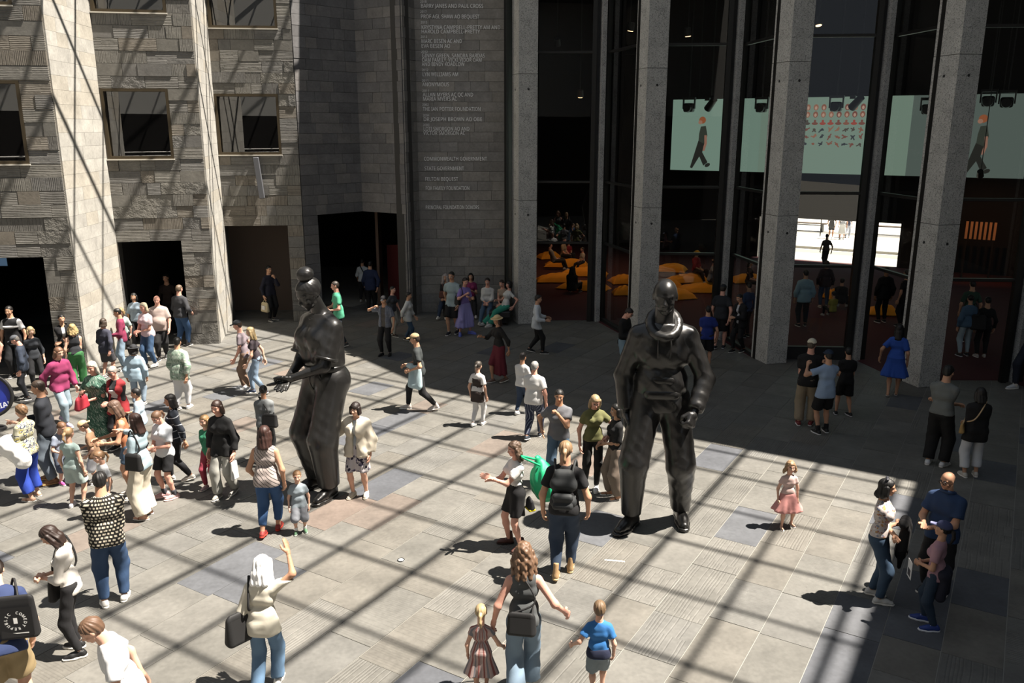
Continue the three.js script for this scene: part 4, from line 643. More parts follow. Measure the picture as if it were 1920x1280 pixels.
  if (o.skirt) {
    const k = o.skirt, y1 = k.y * S, fl = (k.flare ?? 0.11) * S, mid = legs[0].mid.clone().add(legs[1].mid).multiplyScalar(0.5), ft = feet[0].p.clone().add(feet[1].p).multiplyScalar(0.5), tgt = V(lerp(pel.x, ft.x, 0.6), y1, lerp(pel.z, ft.z, 0.5)), bones = [cap(T(-0.038 * W, 0.0, -0.006), T(0.038 * W, 0.0, -0.006), 0.063 * u + 0.008), cap(T(-0.028 * W, 0.08, 0), T(0.028 * W, 0.08, 0), 0.046 * u + 0.008)];
    if (o.sit) for (const l of legs) bones.push(cap(l.hip, l.mid, 0.07 * u, 0.065 * u), cap(l.mid, l.foot.p.clone().lerp(l.mid, 0.15), 0.065 * u, 0.05 * u, true));
    else { for (const s of [-1, 0, 1]) bones.push(cap(T(s * 0.036 * W, 0, 0), V(tgt.x + s * fl * 0.6, y1, tgt.z), 0.06 * u, fl * 0.62, true)); for (const l of legs) bones.push(cap(l.hip, l.mid, 0.055 * u, 0.045 * u)); }
    add('skirt', surface(bones, cell, 0.008 * S, (x, y, z) => Math.max(o.sit ? -9 : y1 - y, y - (pel.y + (k.top ?? 0.1) * S)), (x, y, z) => 0.007 * S * clamp((pel.y - y) / (0.3 * S), 0, 1) * Math.sin(Math.atan2(x - tgt.x, z - tgt.z) * 11 + ph), uv), k.c, 0.9);
  }
  const upper = (t, name, extra) => {
    const e = (t.e ?? 0.009) * S * (0.62 + (extra ?? 0) * 0.6), hem = t.hem ?? -0.03, s = t.s ?? 0.55, low = Math.min(0, hem), bones = torso(e);
    if (hem < 0.05) bones.push(cap(T(-0.039 * W, hem * 0.6, -0.004), T(0.039 * W, hem * 0.6, -0.004), (fem ? 0.059 : 0.058) * u + e), cap(T(-0.03 * W, 0.06, 0), T(0.03 * W, 0.06, 0), (fem ? 0.053 : 0.056) * u + e * 1.1));
    if (t.more) bones.push(...t.more(T, S));
    if (hem < -0.06) for (const l of legs) bones.push(cap(l.hip, l.hip.clone().lerp(l.mid, Math.min(1, -hem / 0.24)), 0.05 * u + e, 0.05 * u + e));
    for (const a of arms) {
      const b = a.sh.clone().lerp(neck, s > 0 ? 0.05 : 0.3);
      if (s > 0) bones.push(s < 1 ? cap(b, a.sh.clone().lerp(a.mid, s), 0.027 * u + e, 0.027 * u + e * (t.loose ?? 1.3), true) : cap(b, a.mid, 0.027 * u + e, 0.0245 * u + e));
      if (s > 1) bones.push(cap(a.mid, a.mid.clone().lerp(a.end, s - 1), 0.025 * u + e, (t.cuff ?? 0.017) * u + e * 1.0, true));
    }
    const top = T(0, t.neck ?? 0.309, 0), dn = T(0, hem, 0), up = V(0, 1, 0).applyQuaternion(q), vdepth = t.v;
    const trim = (x, y, z) => { const d = (x - pel.x) * up.x + (y - pel.y) * up.y + (z - pel.z) * up.z; let c = hem * S - d; if (s <= 0) { const ax = Math.abs((x - neck.x)) - (t.strap ?? 0.075) * S; if (d > 0.22 * S) c = Math.max(c, Math.min(ax, d - 0.23 * S)); if (d > 0.22 * S) c = Math.max(c, d - (t.neck ?? 0.29) * S); } else c = Math.max(c, d - (t.neck ?? 0.309) * S); return c; };
    const rt = V(1, 0, 0).applyQuaternion(q), fw = V(0, 0, 1).applyQuaternion(q), half = (t.open ?? 0) * S, opened = half ? (x, y, z) => { const c = trim(x, y, z), X = x - pel.x, Y = y - pel.y, Z = z - pel.z; return X * fw.x + Y * fw.y + Z * fw.z > 0.015 * S ? Math.max(c, half - Math.abs(X * rt.x + Y * rt.y + Z * rt.z)) : c; } : trim;
    const made = mesh(name, surface(bones, cell, 0.0062 * S, opened, wv((t.fold ?? 0.0026) * S, 30 / S), uv), M(t.c, t.rough ?? 0.88), g);
    if (t.band) mesh('stripe', surface([...torso(e + (0.007 + (extra ? 0.002 : 0)) * S), ...(hem < 0.05 ? [cap(T(-0.039 * W, hem * 0.6, -0.004), T(0.039 * W, hem * 0.6, -0.004), 0.06 * u + e * 1.15 + 0.006 * S)] : [])], cell, 0.0062 * S, (x, y, z) => Math.abs(y - (pel.y + t.band[0] * S)) - t.band[1] * S), M(t.band[2]), made);
    return made;
  };
  if (o.top) { const m = upper(o.top, o.top.name ?? 'shirt'); if (o.top.collar) mesh('collar', new THREE.TorusGeometry(0.045 * S, 0.014 * S, 8, 20).rotateX(Math.PI / 2 - 0.3).applyQuaternion(q).translate(neck.x, neck.y + 0.006 * S, neck.z), M(o.top.collar === true ? o.top.c : o.top.collar), m); }
  if (o.coat) upper(o.coat, o.coat.name ?? 'jacket', 0.9);
  if (o.apron) { const a = o.apron, e = 0.014 * S; mesh('pinafore', surface([...torso(e), cap(T(-0.035, -0.02, 0), T(-0.045, -0.16, 0), 0.066 * u, 0.07 * u), cap(T(0.035, -0.02, 0), T(0.045, -0.16, 0), 0.066 * u, 0.07 * u)], cell, 0.007 * S, (x, y, z) => Math.max(pel.y + (a.low ?? -0.17) * S - y, y - pel.y - 0.24 * S, Math.abs(x - pel.x) - 0.11 * S)), M(a.c), g); }
  // hair
  const hk = o.hair?.k ?? 'short', hcell = clamp(cell * 0.62, 0.007, 0.02), hb = [], H1 = (x, y, z, r) => [HT(x, y, z), r * hh];
  const strand = (pts, r0, r1, cut) => { for (let i = 1; i < pts.length; i++) hb.push(cap(pts[i - 1], pts[i], lerp(r0, r1, (i - 1) / (pts.length - 1)) * hh, lerp(r0, r1, i / (pts.length - 1)) * hh)); };
  if (hk !== 'bald' && hk !== 'hidden') {
    const big = { curly: 1.14, short: 1.055, long: 1.08, bob: 1.1, pony: 1.055, bun: 1.05, wavy: 1.12, fringe: 1.04, veil: 1.16 }[hk] ?? 1.06, inv = qh.clone().invert(), t3 = V(0, 0, 0), front = hk === 'bob' ? 0.13 : 0.02;
    const shell = [ell(HT(0, 0.125, -0.07), V(0.335 * big, 0.375 * big, 0.42 * big).multiplyScalar(hh), qh)];
    if (hk !== 'bun' && hk !== 'pony') shell.push(ell(HT(0, -0.02, -0.2), V(0.3 * big, 0.33, 0.28 * big).multiplyScalar(hh), qh));
    const bangs = hk === 'bob', cutHair = (x, y, z) => { t3.set(x - hc.x, y - hc.y, z - hc.z).applyQuaternion(inv).divideScalar(hh); let c = -0.72 * t3.y + 0.69 * t3.z - front; if (bangs) c = Math.min(Math.max(0.14 - t3.y, 0), c + 0.0); if (hk === 'fringe') c = Math.max(c, t3.y - 0.14, 0.0); if (hk === 'short' || hk === 'fringe') c = Math.max(c, -0.3 - t3.y); return c * hh; };
    const rip = (x, y, z) => { t3.set(x - hc.x, y - hc.y, z - hc.z).applyQuaternion(inv).divideScalar(hh); return hh * (hk === 'curly' || hk === 'wavy' ? 0.045 * Math.sin(t3.x * 19 + ph) * Math.sin(t3.y * 17) * Math.sin(t3.z * 18 + 1) : (o.metal ? 0.005 : 0.014) * Math.sin(Math.atan2(t3.x, t3.z) * 16 + t3.y * 5)); };
    const hgeos = [surface(shell, hcell, 0.012 * hh, cutHair, rip)];
    const dn = (x, y, z) => { const p = HT(x, 0, z); return p.add(V(0, y * hh, 0)); }, bk = V(0, 0, -1).applyQuaternion(q);
    const L = o.hair?.len ?? 1.0, wide = hk === 'wavy' ? 1.35 : 1;
    if (hk === 'long' || hk === 'wavy') for (const [x, z, f] of [[-0.3, -0.06, 0.8], [0.3, -0.06, 0.8], [-0.18, -0.27, 1], [0.18, -0.27, 1], [0, -0.32, 1.05]]) { const p0 = HT(x, 0.05, z), p1 = HT(x * 1.12 * wide, -0.35, z * 1.15), p2 = p1.clone().add(V(0, -L * hh * 0.62 * f, 0)).addScaledVector(bk, hh * (0.12 + 0.04 * L)); strand([p0, p1, p2], 0.16, o.hair?.taper ?? 0.12); }
    if (hk === 'bob') for (const [x, z] of [[-0.3, 0.06], [0.3, 0.06], [-0.3, -0.1], [0.3, -0.1], [-0.17, -0.3], [0.17, -0.3], [0, -0.33]]) strand([HT(x, 0.12, z), HT(x * 1.1, -0.33, z * 1.02)], 0.13, 0.13);
    if (hk === 'pony' || hk === 'braid') strand([HT(0, 0.12, -0.44), HT(0, 0.0, -0.6), HT(0, -0.35, -0.58).addScaledVector(bk, 0.02), HT(0, -0.35, -0.55).add(V(0, -L * hh * 0.5, 0))], 0.12, 0.07);
    if (hk === 'bun') hb.push(ell(HT(0, o.hair.by ?? 0.36, o.hair.bz ?? -0.36), V(0.2, 0.18, 0.2).multiplyScalar(hh * (o.hair.bs ?? 1)), qh));
    if (hk === 'veil') for (const [x, z] of [[-0.32, 0.05], [0.32, 0.05], [-0.2, -0.3], [0.2, -0.3], [0, -0.36], [-0.26, 0.16], [0.26, 0.16]]) strand([HT(x, 0.2, z), HT(x * 1.1, -0.4, z * 1.1), HT(x * 1.5, -0.85, z * 0.9)], 0.17, 0.2);
    if (hb.length) hgeos.push(surface(hb, hcell, 0.03 * hh, null, rip));
    mesh(hk === 'veil' ? 'headscarf' : 'hair', mergeGeometries(hgeos), o.metal ?? mat(muted(o.hair?.c ?? '#3a2a1e', 0.25, hk === 'veil' ? 0.85 : 0.62), hk === 'veil' ? 0.85 : 0.55), g);
  }
  if (o.hat) {
    const h = mesh('hat', (() => { const inv = qh.clone().invert(), t3 = V(0, 0, 0); return surface([ell(HT(0, 0.16, -0.05), V(0.385, 0.4, 0.46).multiplyScalar(hh), qh), ...(o.hat.k === 'bucket' ? [] : [])], hcell, 0.02 * hh, (x, y, z) => { t3.set(x - hc.x, y - hc.y, z - hc.z).applyQuaternion(inv); return 0.15 * hh - t3.y - 0.06 * t3.z; }); })(), mat(o.hat.c, 0.85), g), bd = (o.hat.back ? -1 : 1);
    const brim = o.hat.k === 'cap' ? surface([cap(HT(-0.14, 0.17, 0.36 * bd), HT(-0.1, 0.13, 0.66 * bd), 0.03 * hh), cap(HT(0.14, 0.17, 0.36 * bd), HT(0.1, 0.13, 0.66 * bd), 0.03 * hh), cap(HT(0, 0.19, 0.36 * bd), HT(0, 0.15, 0.7 * bd), 0.03 * hh)], hcell * 0.8, 0.07 * hh) : new THREE.CylinderGeometry(0.62 * hh, 0.68 * hh, 0.05 * hh, 28).applyQuaternion(qh).translate(...HT(0, 0.17, 0).toArray());
    mesh('brim', brim, mat(o.hat.brim ?? o.hat.c, 0.85), h);
  }
  if (o.glasses) mesh('glasses', merge([-1, 1].map((s) => new THREE.TorusGeometry(0.1 * hh, 0.018 * hh, 6, 18).applyQuaternion(qh).translate(...HT(s * 0.125, 0, 0.4).toArray()))), mat('#0b0b0b', 0.3), g);
  // shoes
  const sk2 = o.shoe ?? { k: 'sneaker', c: '#e8e8e6' };
  if (sk2.k !== 'none') legs.forEach((l) => {
    const f = l.foot, fs = (sk2.k === 'sandal' ? 0.15 : 0.158) * S * (sk2.s ?? 1), sg = shoeGeo(sk2.k === 'flat' ? 'flat' : sk2.k, clamp(Math.round(cell / fs * 0.6 * 50) / 50, 0.04, 0.1)), gp = (geo) => geo.clone().applyMatrix4(new THREE.Matrix4().compose(V(l.end.x, l.end.y - ankleY, l.end.z), new THREE.Quaternion().setFromEuler(new THREE.Euler(f.lift > 0.01 ? f.lift * 9 : (f.toe ?? 0), f.yaw, 0, 'YXZ')), V(fs, fs, fs)));
    const u0 = gp(sg.upper), s0 = gp(sg.sole); if (f.lift > 0.01) { for (const q of [u0, s0]) q.translate(0, -f.lift * S * 0.15, 0); }
    const sm = mesh('shoe', u0, o.metal ?? mat(muted(sk2.c, 0.2, 0.8), sk2.rough ?? 0.6), g); mesh('sole', s0, o.metal ?? mat(sk2.sole ?? '#d9d6cf', 0.8), sm);
    if (sg.tongue) mesh('laces', gp(sg.tongue), o.metal ?? mat(sk2.lace ?? '#e4e2dc', 0.8), sm);
    if (o.sock) mesh('sock', surface([cap(l.end.clone().add(V(0, -0.01 * S, 0)), l.mid.clone().lerp(l.end, 0.72), 0.026 * u, 0.031 * u, true)], cell, 0.006, null), mat(o.sock, 0.95), g);
  });
  const rotW = (v) => v.clone().applyAxisAngle(V(0, 1, 0), g.rotation.y).add(g.position);
  return { g, at, S, T: (x, y, z) => rotW(T(x, y, z)), HT: (x, y, z) => rotW(HT(x, y, z)), local: { T, HT, arms, legs, neck, pel, q, qh, hc, hh, cell, torso, u, W }, hand: (i) => rotW(arms[i].tip), sh: (i) => rotW(arms[i].sh), turn: g.rotation.y, px };
}
// ---------------------------------------------------------------- things people hold or wear on a strap
const held = (f, name, label, category, group) => thing(name, label, category, f.g.position.clone(), f.g.rotation.y, group);
function softBox(c, w, h, d, q) { // a fabric bag: full at the bottom, pinched at the mouth
  const g = new RoundedBoxGeometry(w, h, d, 5, Math.min(d, w) * 0.42), p = g.attributes.position;
  for (let i = 0; i < p.count; i++) { const t = p.getY(i) / h + 0.5, x = p.getX(i), z = p.getZ(i); p.setXYZ(i, x * lerp(1.03, 0.9, t), p.getY(i) + 0.02 * Math.cos((x / w) * 3) * t, z * lerp(1.2, 0.45, t) + 0.006 * Math.sin(x * 30 + t * 7)); }
  g.computeVertexNormals(); return g.applyQuaternion(q).translate(c.x, c.y, c.z);
}
function shoulderBag(f, i, label, o = {}) { // hangs from shoulder i at the hip, strap over the shoulder (or across the body)
  const s = i ? 1 : -1, S = f.S, g = held(f, o.name ?? 'shoulder_bag', label, o.category ?? 'bag'), T = f.local.T, w = o.w ?? 0.3, h = o.h ?? 0.3, d = o.d ?? 0.1;
  const c = T(s * (o.x ?? 0.15), o.y ?? -0.02, o.z ?? -0.01), q = new THREE.Quaternion().setFromEuler(new THREE.Euler(0, s * (o.yaw ?? Math.PI / 2), 0));
  mesh('body', softBox(c, w, h, d, q), cloth(o.c ?? '#1a1a1b', 0.7), g);
  const shp = T(s * (o.cross ? -0.06 : 0.085), 0.335, 0), top = (k) => V(k * w * 0.36, h * 0.42, 0).applyQuaternion(q).add(c);
  const bf = T(s * 0.06, 0.15, 0.095), bb = T(s * 0.06, 0.15, -0.1);
  mesh('strap', merge([tube([top(s > 0 ? 1 : -1), o.cross ? bf : bf.clone().lerp(top(1), 0.3), shp, o.cross ? bb : bb.clone().lerp(top(-1), 0.3), top(s > 0 ? -1 : 1)], o.sr ?? 0.012, 30, 6)]), cloth(o.sc ?? o.c ?? '#1a1a1b', 0.7), g);
  return { g, c, q };
}
function handBag(f, i, label, o = {}) {
  const g = held(f, o.name ?? 'handbag', label, 'bag'), p = f.local.arms[i].tip, w = o.w ?? 0.28, h = o.h ?? 0.26, c = p.clone().add(V(o.dx ?? 0, -(o.drop ?? 0.12) - h / 2, o.dz ?? 0)), q = new THREE.Quaternion().setFromEuler(new THREE.Euler(0, o.yaw ?? Math.PI / 2, 0));
  mesh('body', softBox(c, w, h, o.d ?? 0.1, q), cloth(o.c, 0.7), g);
  if (o.label) mesh('front_label', box(w * 0.5, h * 0.4, (o.d ?? 0.1) * 1.3).applyQuaternion(q).translate(c.x, c.y, c.z), mat(o.label, 0.8), g);
  const e = (k) => V(k * w * 0.34, h * 0.4, 0).applyQuaternion(q).add(c);
  mesh('handle', tube([e(-1), e(-1).lerp(p, 0.7), p, e(1).lerp(p, 0.7), e(1)], 0.008, 20, 6), cloth(o.hc ?? o.c, 0.7), g);
}
function backpack(f, label, c = '#17181a') {
  const g = held(f, 'backpack', label, 'backpack'), T = f.local.T, S = f.S, k = S / 1.7;
  mesh('body', surface([cap(T(-0.05, 0.08, -0.12), T(0.05, 0.08, -0.12), 0.07 * k), cap(T(-0.05, 0.2, -0.12), T(0.05, 0.2, -0.12), 0.07 * k), cap(T(-0.03, 0.27, -0.11), T(0.03, 0.27, -0.11), 0.055 * k)], 0.014, 0.045), mat(c, 0.75), g);
  mesh('pocket', surface([cap(T(-0.045, 0.07, -0.175), T(0.045, 0.07, -0.175), 0.045 * k), cap(T(-0.045, 0.13, -0.175), T(0.045, 0.13, -0.175), 0.045 * k)], 0.014, 0.02), mat(c, 0.7), g);
  for (const s of [-1, 1]) mesh('strap', tube([T(s * 0.055, 0.27, -0.1), T(s * 0.07, 0.335, -0.01), T(s * 0.075, 0.26, 0.075), T(s * 0.08, 0.13, 0.03), T(s * 0.07, 0.08, -0.08)], 0.016 * k, 24, 6), mat(c, 0.7), g);
}
function phone(f, i, label) { const g = held(f, 'phone', label, 'phone'), a = f.local.arms[i], m = rbox(0.075, 0.15, 0.012, 0.005); m.rotateX(-0.7).translate(a.tip.x, a.tip.y + 0.05, a.tip.z + 0.03); mesh('case', m, mat('#0d0d10', 0.3), g); const sc = new THREE.PlaneGeometry(0.066, 0.135); sc.rotateY(Math.PI).rotateX(-0.7).translate(a.tip.x, a.tip.y + 0.05 - 0.004, a.tip.z + 0.03 - 0.006); mesh('screen', sc, mat('#1b2230', 0.1), g); }
// height that puts the crown at picture row top when the feet stand at p
function tall(p, top) { const a = ground(...p); let lo = 0.3, hi = 6; for (let k = 0; k < 40; k++) { const m = (lo + hi) / 2; toPixel(V(a.x, m, a.z))[1] > top ? (lo = m) : (hi = m); } return lo; }
const P = (label, p, top, turn, o) => figure({ label, p, turn, h: o.h ?? tall(p, top), ...o });
const jean = '#33475e', jeanL = '#6f8ba6', jeanD = '#1f2c3d', blk = '#121214', wht = '#e9e7e2';

// ---------------------------------------------------------------- two large dark metal figures
{
  const bronze = new THREE.MeshPhysicalMaterial({ color: lin(0.017, 0.0165, 0.016), metalness: 0.3, roughness: 0.32, clearcoat: 0.4, clearcoatRoughness: 0.3, specularIntensity: 1 });
  const wp = ground(622, 917), wh = tall([622, 917], 507), wg = thing('statue', 'tall black metal statue of a standing woman with a hair bun, looking down', 'statue', wp, R(-42));
  const w = figure({ at: wp, group: wg, h: wh, f: 1, w: 1.2, bust: 1.25, metal: bronze, turn: -42, pitch: 24, lean: 3, detail: 1.5, R: [-0.24, -0.64, 0.56], L: [-0.26, -0.62, 0.56, 0.7, -0.7, -0.35], handR: 'flat', handL: 'flat', palmR: [0.2, 1, -0.2], palmL: [-0.2, 1, -0.2], feet: [[-0.07, 0.02, -14, 0], [0.062, 0.055, 18, 0]],
    hair: { k: 'bun', by: 0.6, bz: -0.2, bs: 1.4 }, top: { c: blk, s: 0.8, loose: 1.7, hem: 0.062, e: 0.017, fold: 0.0034, neck: 0.3, more: (T, S) => [-1, 1].flatMap((k) => [cap(T(k * 0.042, 0.19, 0.042), T(k * 0.036, 0.11, 0.024), 0.044 * S, 0.056 * S), cap(T(k * 0.05, 0.2, -0.02), T(k * 0.045, 0.09, -0.012), 0.05 * S, 0.056 * S)]) }, legs: { c: blk, e: 0.024, w: 1.24, ankle: 0.038, fold: 0.0036, rise: 0.07 }, shoe: { k: 'boot', c: blk, s: 1.05 } });
  { const T = w.local.T, S = w.S, ring = (a, d, r, t) => { const g2 = new THREE.TorusGeometry(r, t, 8, 28); g2.applyQuaternion(new THREE.Quaternion().setFromUnitVectors(V(0, 0, 1), d)); return g2.translate(a.x, a.y, a.z); };
    const nk = w.local.neck, up = V(0, 0.95, 0.3).normalize(); mesh('collar', ring(nk.clone().add(V(0, -0.012 * S, 0.006 * S)), up, 0.043 * S, 0.007 * S), bronze, wg);
    for (const a of w.local.arms) { const d = a.mid.clone().sub(a.sh).normalize(), c = a.sh.clone().lerp(a.mid, 0.78); mesh('sleeve_hem', ring(c, d, 0.046 * S, 0.006 * S), bronze, wg); }
    mesh('waistband', surface([cap(T(-0.036, 0.062, 0), T(0.036, 0.062, 0), 0.066 * S)], 0.024, 0.02, (x, y) => Math.abs(y - T(0, 0.062, 0).y) - 0.013 * S), bronze, wg);
    mesh('fly_seam', tube([T(0.004, 0.05, 0.074), T(0.004, 0.01, 0.084), T(0.004, -0.03, 0.07)], 0.006 * S / 2, 12, 6), bronze, wg);
    for (const s of [-1, 1]) mesh('pocket_edge', tube([T(s * 0.045, 0.05, 0.062), T(s * 0.066, 0.02, 0.06), T(s * 0.085, 0.005, 0.03)], 0.006 * S / 2, 12, 6), bronze, wg); }
  const mp = ground(1228, 978), mh = tall([1228, 978], 514), mg = thing('statue', 'tall black metal statue of a standing bald man in a hooded top', 'statue', mp, R(-6));
  const m = figure({ at: mp, group: mg, h: mh, w: 1.04, metal: bronze, turn: -6, pitch: 8, yaw: -4, detail: 1.5, R: [0.1, -0.96, 0.02], L: [0.06, -0.84, 0.34, 0.8, -0.3, -0.5], handL: 'grip', palmL: [-0.6, 0, -0.8], feet: [[-0.098, 0.05, -32, 0], [0.1, -0.03, 4, 0]],
    hair: { k: 'bald' }, top: { c: blk, s: 1.93, hem: -0.045, e: 0.018, cuff: 0.02, fold: 0.004, neck: 0.3, name: 'hooded_top' }, legs: { c: blk, e: 0.022, w: 1.1, ankle: 0.032, fold: 0.0042, rise: 0.06 }, shoe: { k: 'high', c: blk, s: 1.05 } });
  const T = m.local.T, S = m.S, hood = []; for (let k = 0; k <= 14; k++) { const a = (k / 14) * Math.PI * 2; hood.push(T(Math.sin(a) * 0.05, 0.288 - 0.034 * Math.cos(a), 0.004 + Math.cos(a) * 0.058)); }
  const thick = (k) => 0.012 + 0.004 * (1 - Math.cos((k / 14) * 6.283));
  mesh('hood', surface([...hood.slice(1).map((p, k) => cap(hood[k], p, thick(k) * S, thick(k + 1) * S)), ell(T(0, 0.275, -0.072), V(0.064, 0.062, 0.03).multiplyScalar(S))], 0.022, 0.03), bronze, mg);
  mesh('front_pocket', surface([cap(T(-0.045, 0.03, 0.046), T(0.045, 0.03, 0.046), 0.026 * S), cap(T(-0.03, 0.085, 0.046), T(0.03, 0.085, 0.046), 0.024 * S)], 0.024, 0.02), bronze, mg);
  for (const s of [-1, 1]) mesh('drawstring', tube([T(s * 0.02, 0.262, 0.066), T(s * 0.024, 0.225, 0.078), T(s * 0.022, 0.18, 0.081)], 0.007 * S / 2, 16, 6), bronze, mg);
}
// ---------------------------------------------------------------- people, nearest first
{
  let f = P('person in navy tee and khaki shorts with a black tote at the lower left edge', [32, 1362], 0, -150, { h: 1.78, w: 1.15, lean: 28, pitch: 30, skin: 'fair', R: [0.1, -0.9, 0.2], L: [0.1, -0.6, 0.6], hair: { k: 'short', c: '#3a2a20' }, top: { c: '#2a3a66', s: 0.55, hem: -0.06, e: 0.016 }, legs: { c: '#a08a5c', len: 0.42, e: 0.02, w: 1.15 }, shoe: { k: 'sneaker', c: wht } });
  { const { g, c, q } = shoulderBag(f, 0, 'black tote printed with a round white comedy emblem at the left edge', { name: 'tote_bag', w: 0.35, h: 0.44, d: 0.1, x: 0.09, y: 0.12, z: -0.14, yaw: 0.35, c: '#141416' });
    const tex = canvasTex(256, 256, (x) => { x.fillStyle = '#141416'; x.fillRect(0, 0, 256, 256); x.fillStyle = '#f2f2f0'; x.font = 'bold 34px sans-serif'; x.textAlign = 'center'; const arc = (t, a0, st) => [...t].forEach((ch, i) => { x.save(); x.translate(128, 118); x.rotate(a0 + i * st); x.fillText(ch, 0, -62); x.restore(); }); arc('COMEDY', 0.25, 0.4); arc('REPUBLIC', 2.85, 0.4); x.fillRect(112, 92, 30, 52); x.fillRect(40, 226, 176, 9); });
    const pl = new THREE.PlaneGeometry(0.3, 0.3).rotateY(Math.PI).applyQuaternion(q); pl.translate(c.x, c.y - 0.02, c.z).translate(...V(0, 0, -0.056).applyQuaternion(q).toArray()); mesh('emblem', pl, new THREE.MeshStandardMaterial({ map: tex, roughness: 0.8 }), g); }
  f = P('dark haired woman in a white blouse and black trousers beside the lattice jumper', [150, 1222], 975, -78, { f: 1, w: 0.8, bust: 0.8, pitch: 34, lean: 5, R: [-0.2, -0.5, 0.5], L: [-0.25, -0.52, 0.5], handR: 'grip', handL: 'grip', hair: { k: 'long', c: '#39231a', len: 0.55 }, top: { c: '#ded9d0', s: 1.55, hem: -0.055, e: 0.012 }, legs: { c: '#17171b' }, shoe: { k: 'flat', c: blk } });
  shoulderBag(f, 0, 'small black bag hanging in front of the woman in the white blouse', { w: 0.24, h: 0.26, x: 0.06, y: -0.04, z: 0.12, yaw: 0.2 });
  P('man in a black and cream lattice jumper and blue jeans seen from behind', [216, 1130], 884, -158, { w: 1.18, skin: 'tan', pitch: 14, glasses: 1, R: 'clasp', L: 'clasp', hair: { k: 'short', c: '#15120f' }, top: { c: 'lattice', s: 1.9, hem: -0.06, e: 0.016, name: 'jumper' }, legs: { c: '#27476e', e: 0.012 }, shoe: { k: 'sneaker', c: '#e8e6df', sole: '#f0eee8' } });
  P('person in a loose white shirt bending low at the bottom edge of the paving', [262, 1442], 0, -62, { h: 1.72, lean: 16, pitch: 22, walk: 0.16, hair: { k: 'short', c: '#7a5638' }, top: { c: '#e6e8ea', s: 0.6, hem: -0.08, e: 0.022 }, legs: { c: '#6a5a4c' }, shoe: { k: 'sneaker', c: wht } });
  f = P('woman in a white headscarf and cream top with one arm raised', [503, 1292], 1046, 176, { f: 1, skin: 'warm', pitch: 16, lean: 6, R: [0.25, 0.72, 0.3], L: 'down', walk: 0.13, handR: 'flat', hair: { k: 'veil', c: '#f2f2f0' }, top: { c: '#d9d3c0', s: 1.9, hem: -0.08, e: 0.02 }, legs: { c: '#5f83a6', w: 1.15, ankle: 0.045 }, shoe: { k: 'sneaker', c: wht } });
  shoulderBag(f, 1, 'black shoulder bag worn by the woman in the white headscarf', { w: 0.34, h: 0.34, d: 0.13, x: 0.14, y: -0.02, z: -0.04, yaw: 0.9 });
  const mum = P('woman with long curly hair and pale flared jeans walking between two children', [982, 1302], 1020, 182, { f: 1, skin: 'rosy', lean: 6, pitch: 12, walk: 0.15, R: [0.52, -0.72, 0.1], L: [0.3, -0.9, 0.12], hair: { k: 'wavy', c: '#8a623f', len: 1.15 }, top: { c: '#55585a', s: 0, hem: -0.03, e: 0.012, strap: 0.07 }, legs: { c: '#7d97ad', w: 1.2, ankle: 0.062 }, shoe: { k: 'sneaker', c: '#d8d4c8' } });
  shoulderBag(mum, 0, 'black bag slung across the back of the woman between the children', { w: 0.3, h: 0.24, d: 0.11, x: -0.02, y: 0.02, z: -0.11, yaw: 0.2, cross: 1, sr: 0.01 });
  P('blond girl in a pink striped dress holding the woman by the hand', [903, 1300], 1135, 178, { f: 1, R: [0.42, -0.75, 0.25], L: 'down', walk: 0.1, hair: { k: 'pony', c: '#c8a86a', len: 0.7 }, top: { c: 'rosestripe', s: 0.35, hem: 0.02, e: 0.012 }, skirt: { c: 'rosestripe', y: 0.24, flare: 0.15, top: 0.12 }, shoe: { k: 'sandal', c: '#a06a4a' } });
  P('boy in a bright blue and navy tee right of the curly haired woman', [1120, 1302], 1128, 176, { L: [0.5, -0.7, 0.1], R: 'down', walk: 0.1, hair: { k: 'short', c: '#8a6a42' }, top: { c: '#1f78c4', s: 0.6, hem: -0.06, e: 0.022, band: [0.0, 0.05, '#1b2340'] }, legs: { c: '#7f8d94', len: 0.5, e: 0.02 }, shoe: { k: 'sneaker', c: wht } });
  f = P('woman in a white tee under a black dress and brown boots clapping her hands', [967, 1024], 825, -66, { f: 1, skin: 'rosy', pitch: 6, R: [-0.26, -0.28, 0.72], L: [-0.3, -0.26, 0.74], handR: 'flat', handL: 'flat', w: 1.06, feet: [[-0.08, 0.03, -20, 0], [0.085, -0.01, 14, 0]], hair: { k: 'wavy', c: '#6b513a', len: 0.7 }, top: { c: '#e8e6e4', s: 0.6, hem: 0.075, e: 0.012 }, skirt: { c: '#131316', y: 0.33, flare: 0.1, top: 0.115 }, shoe: { k: 'boot', c: '#5a2c20', sole: '#2a1a14' } });
  { const g = held(f, 'carrier_bag', 'bright green carrier bag slung behind the clapping woman', 'bag'), T = f.local.T, c = T(0.07, 0.1, -0.23); mesh('body', surface([ell(c, V(0.2, 0.23, 0.17)), ell(c.clone().add(V(0.03, -0.13, -0.04)), V(0.22, 0.18, 0.18)), cap(c.clone().add(V(0, 0.15, 0.02)), c.clone().add(V(-0.04, 0.3, 0.06)), 0.09, 0.05)], 0.014, 0.03, null, (x, y, z) => 0.012 * Math.sin(x * 40 + y * 22) * Math.sin(z * 37 + y * 15)), mat('#12a06c', 0.55), g); mesh('handle', tube([c.clone().add(V(-0.04, 0.28, 0.05)), T(0.09, 0.36, -0.01), c.clone().add(V(0.06, 0.24, 0.08))], 0.016, 16, 6), mat('#12a06c', 0.55), g);
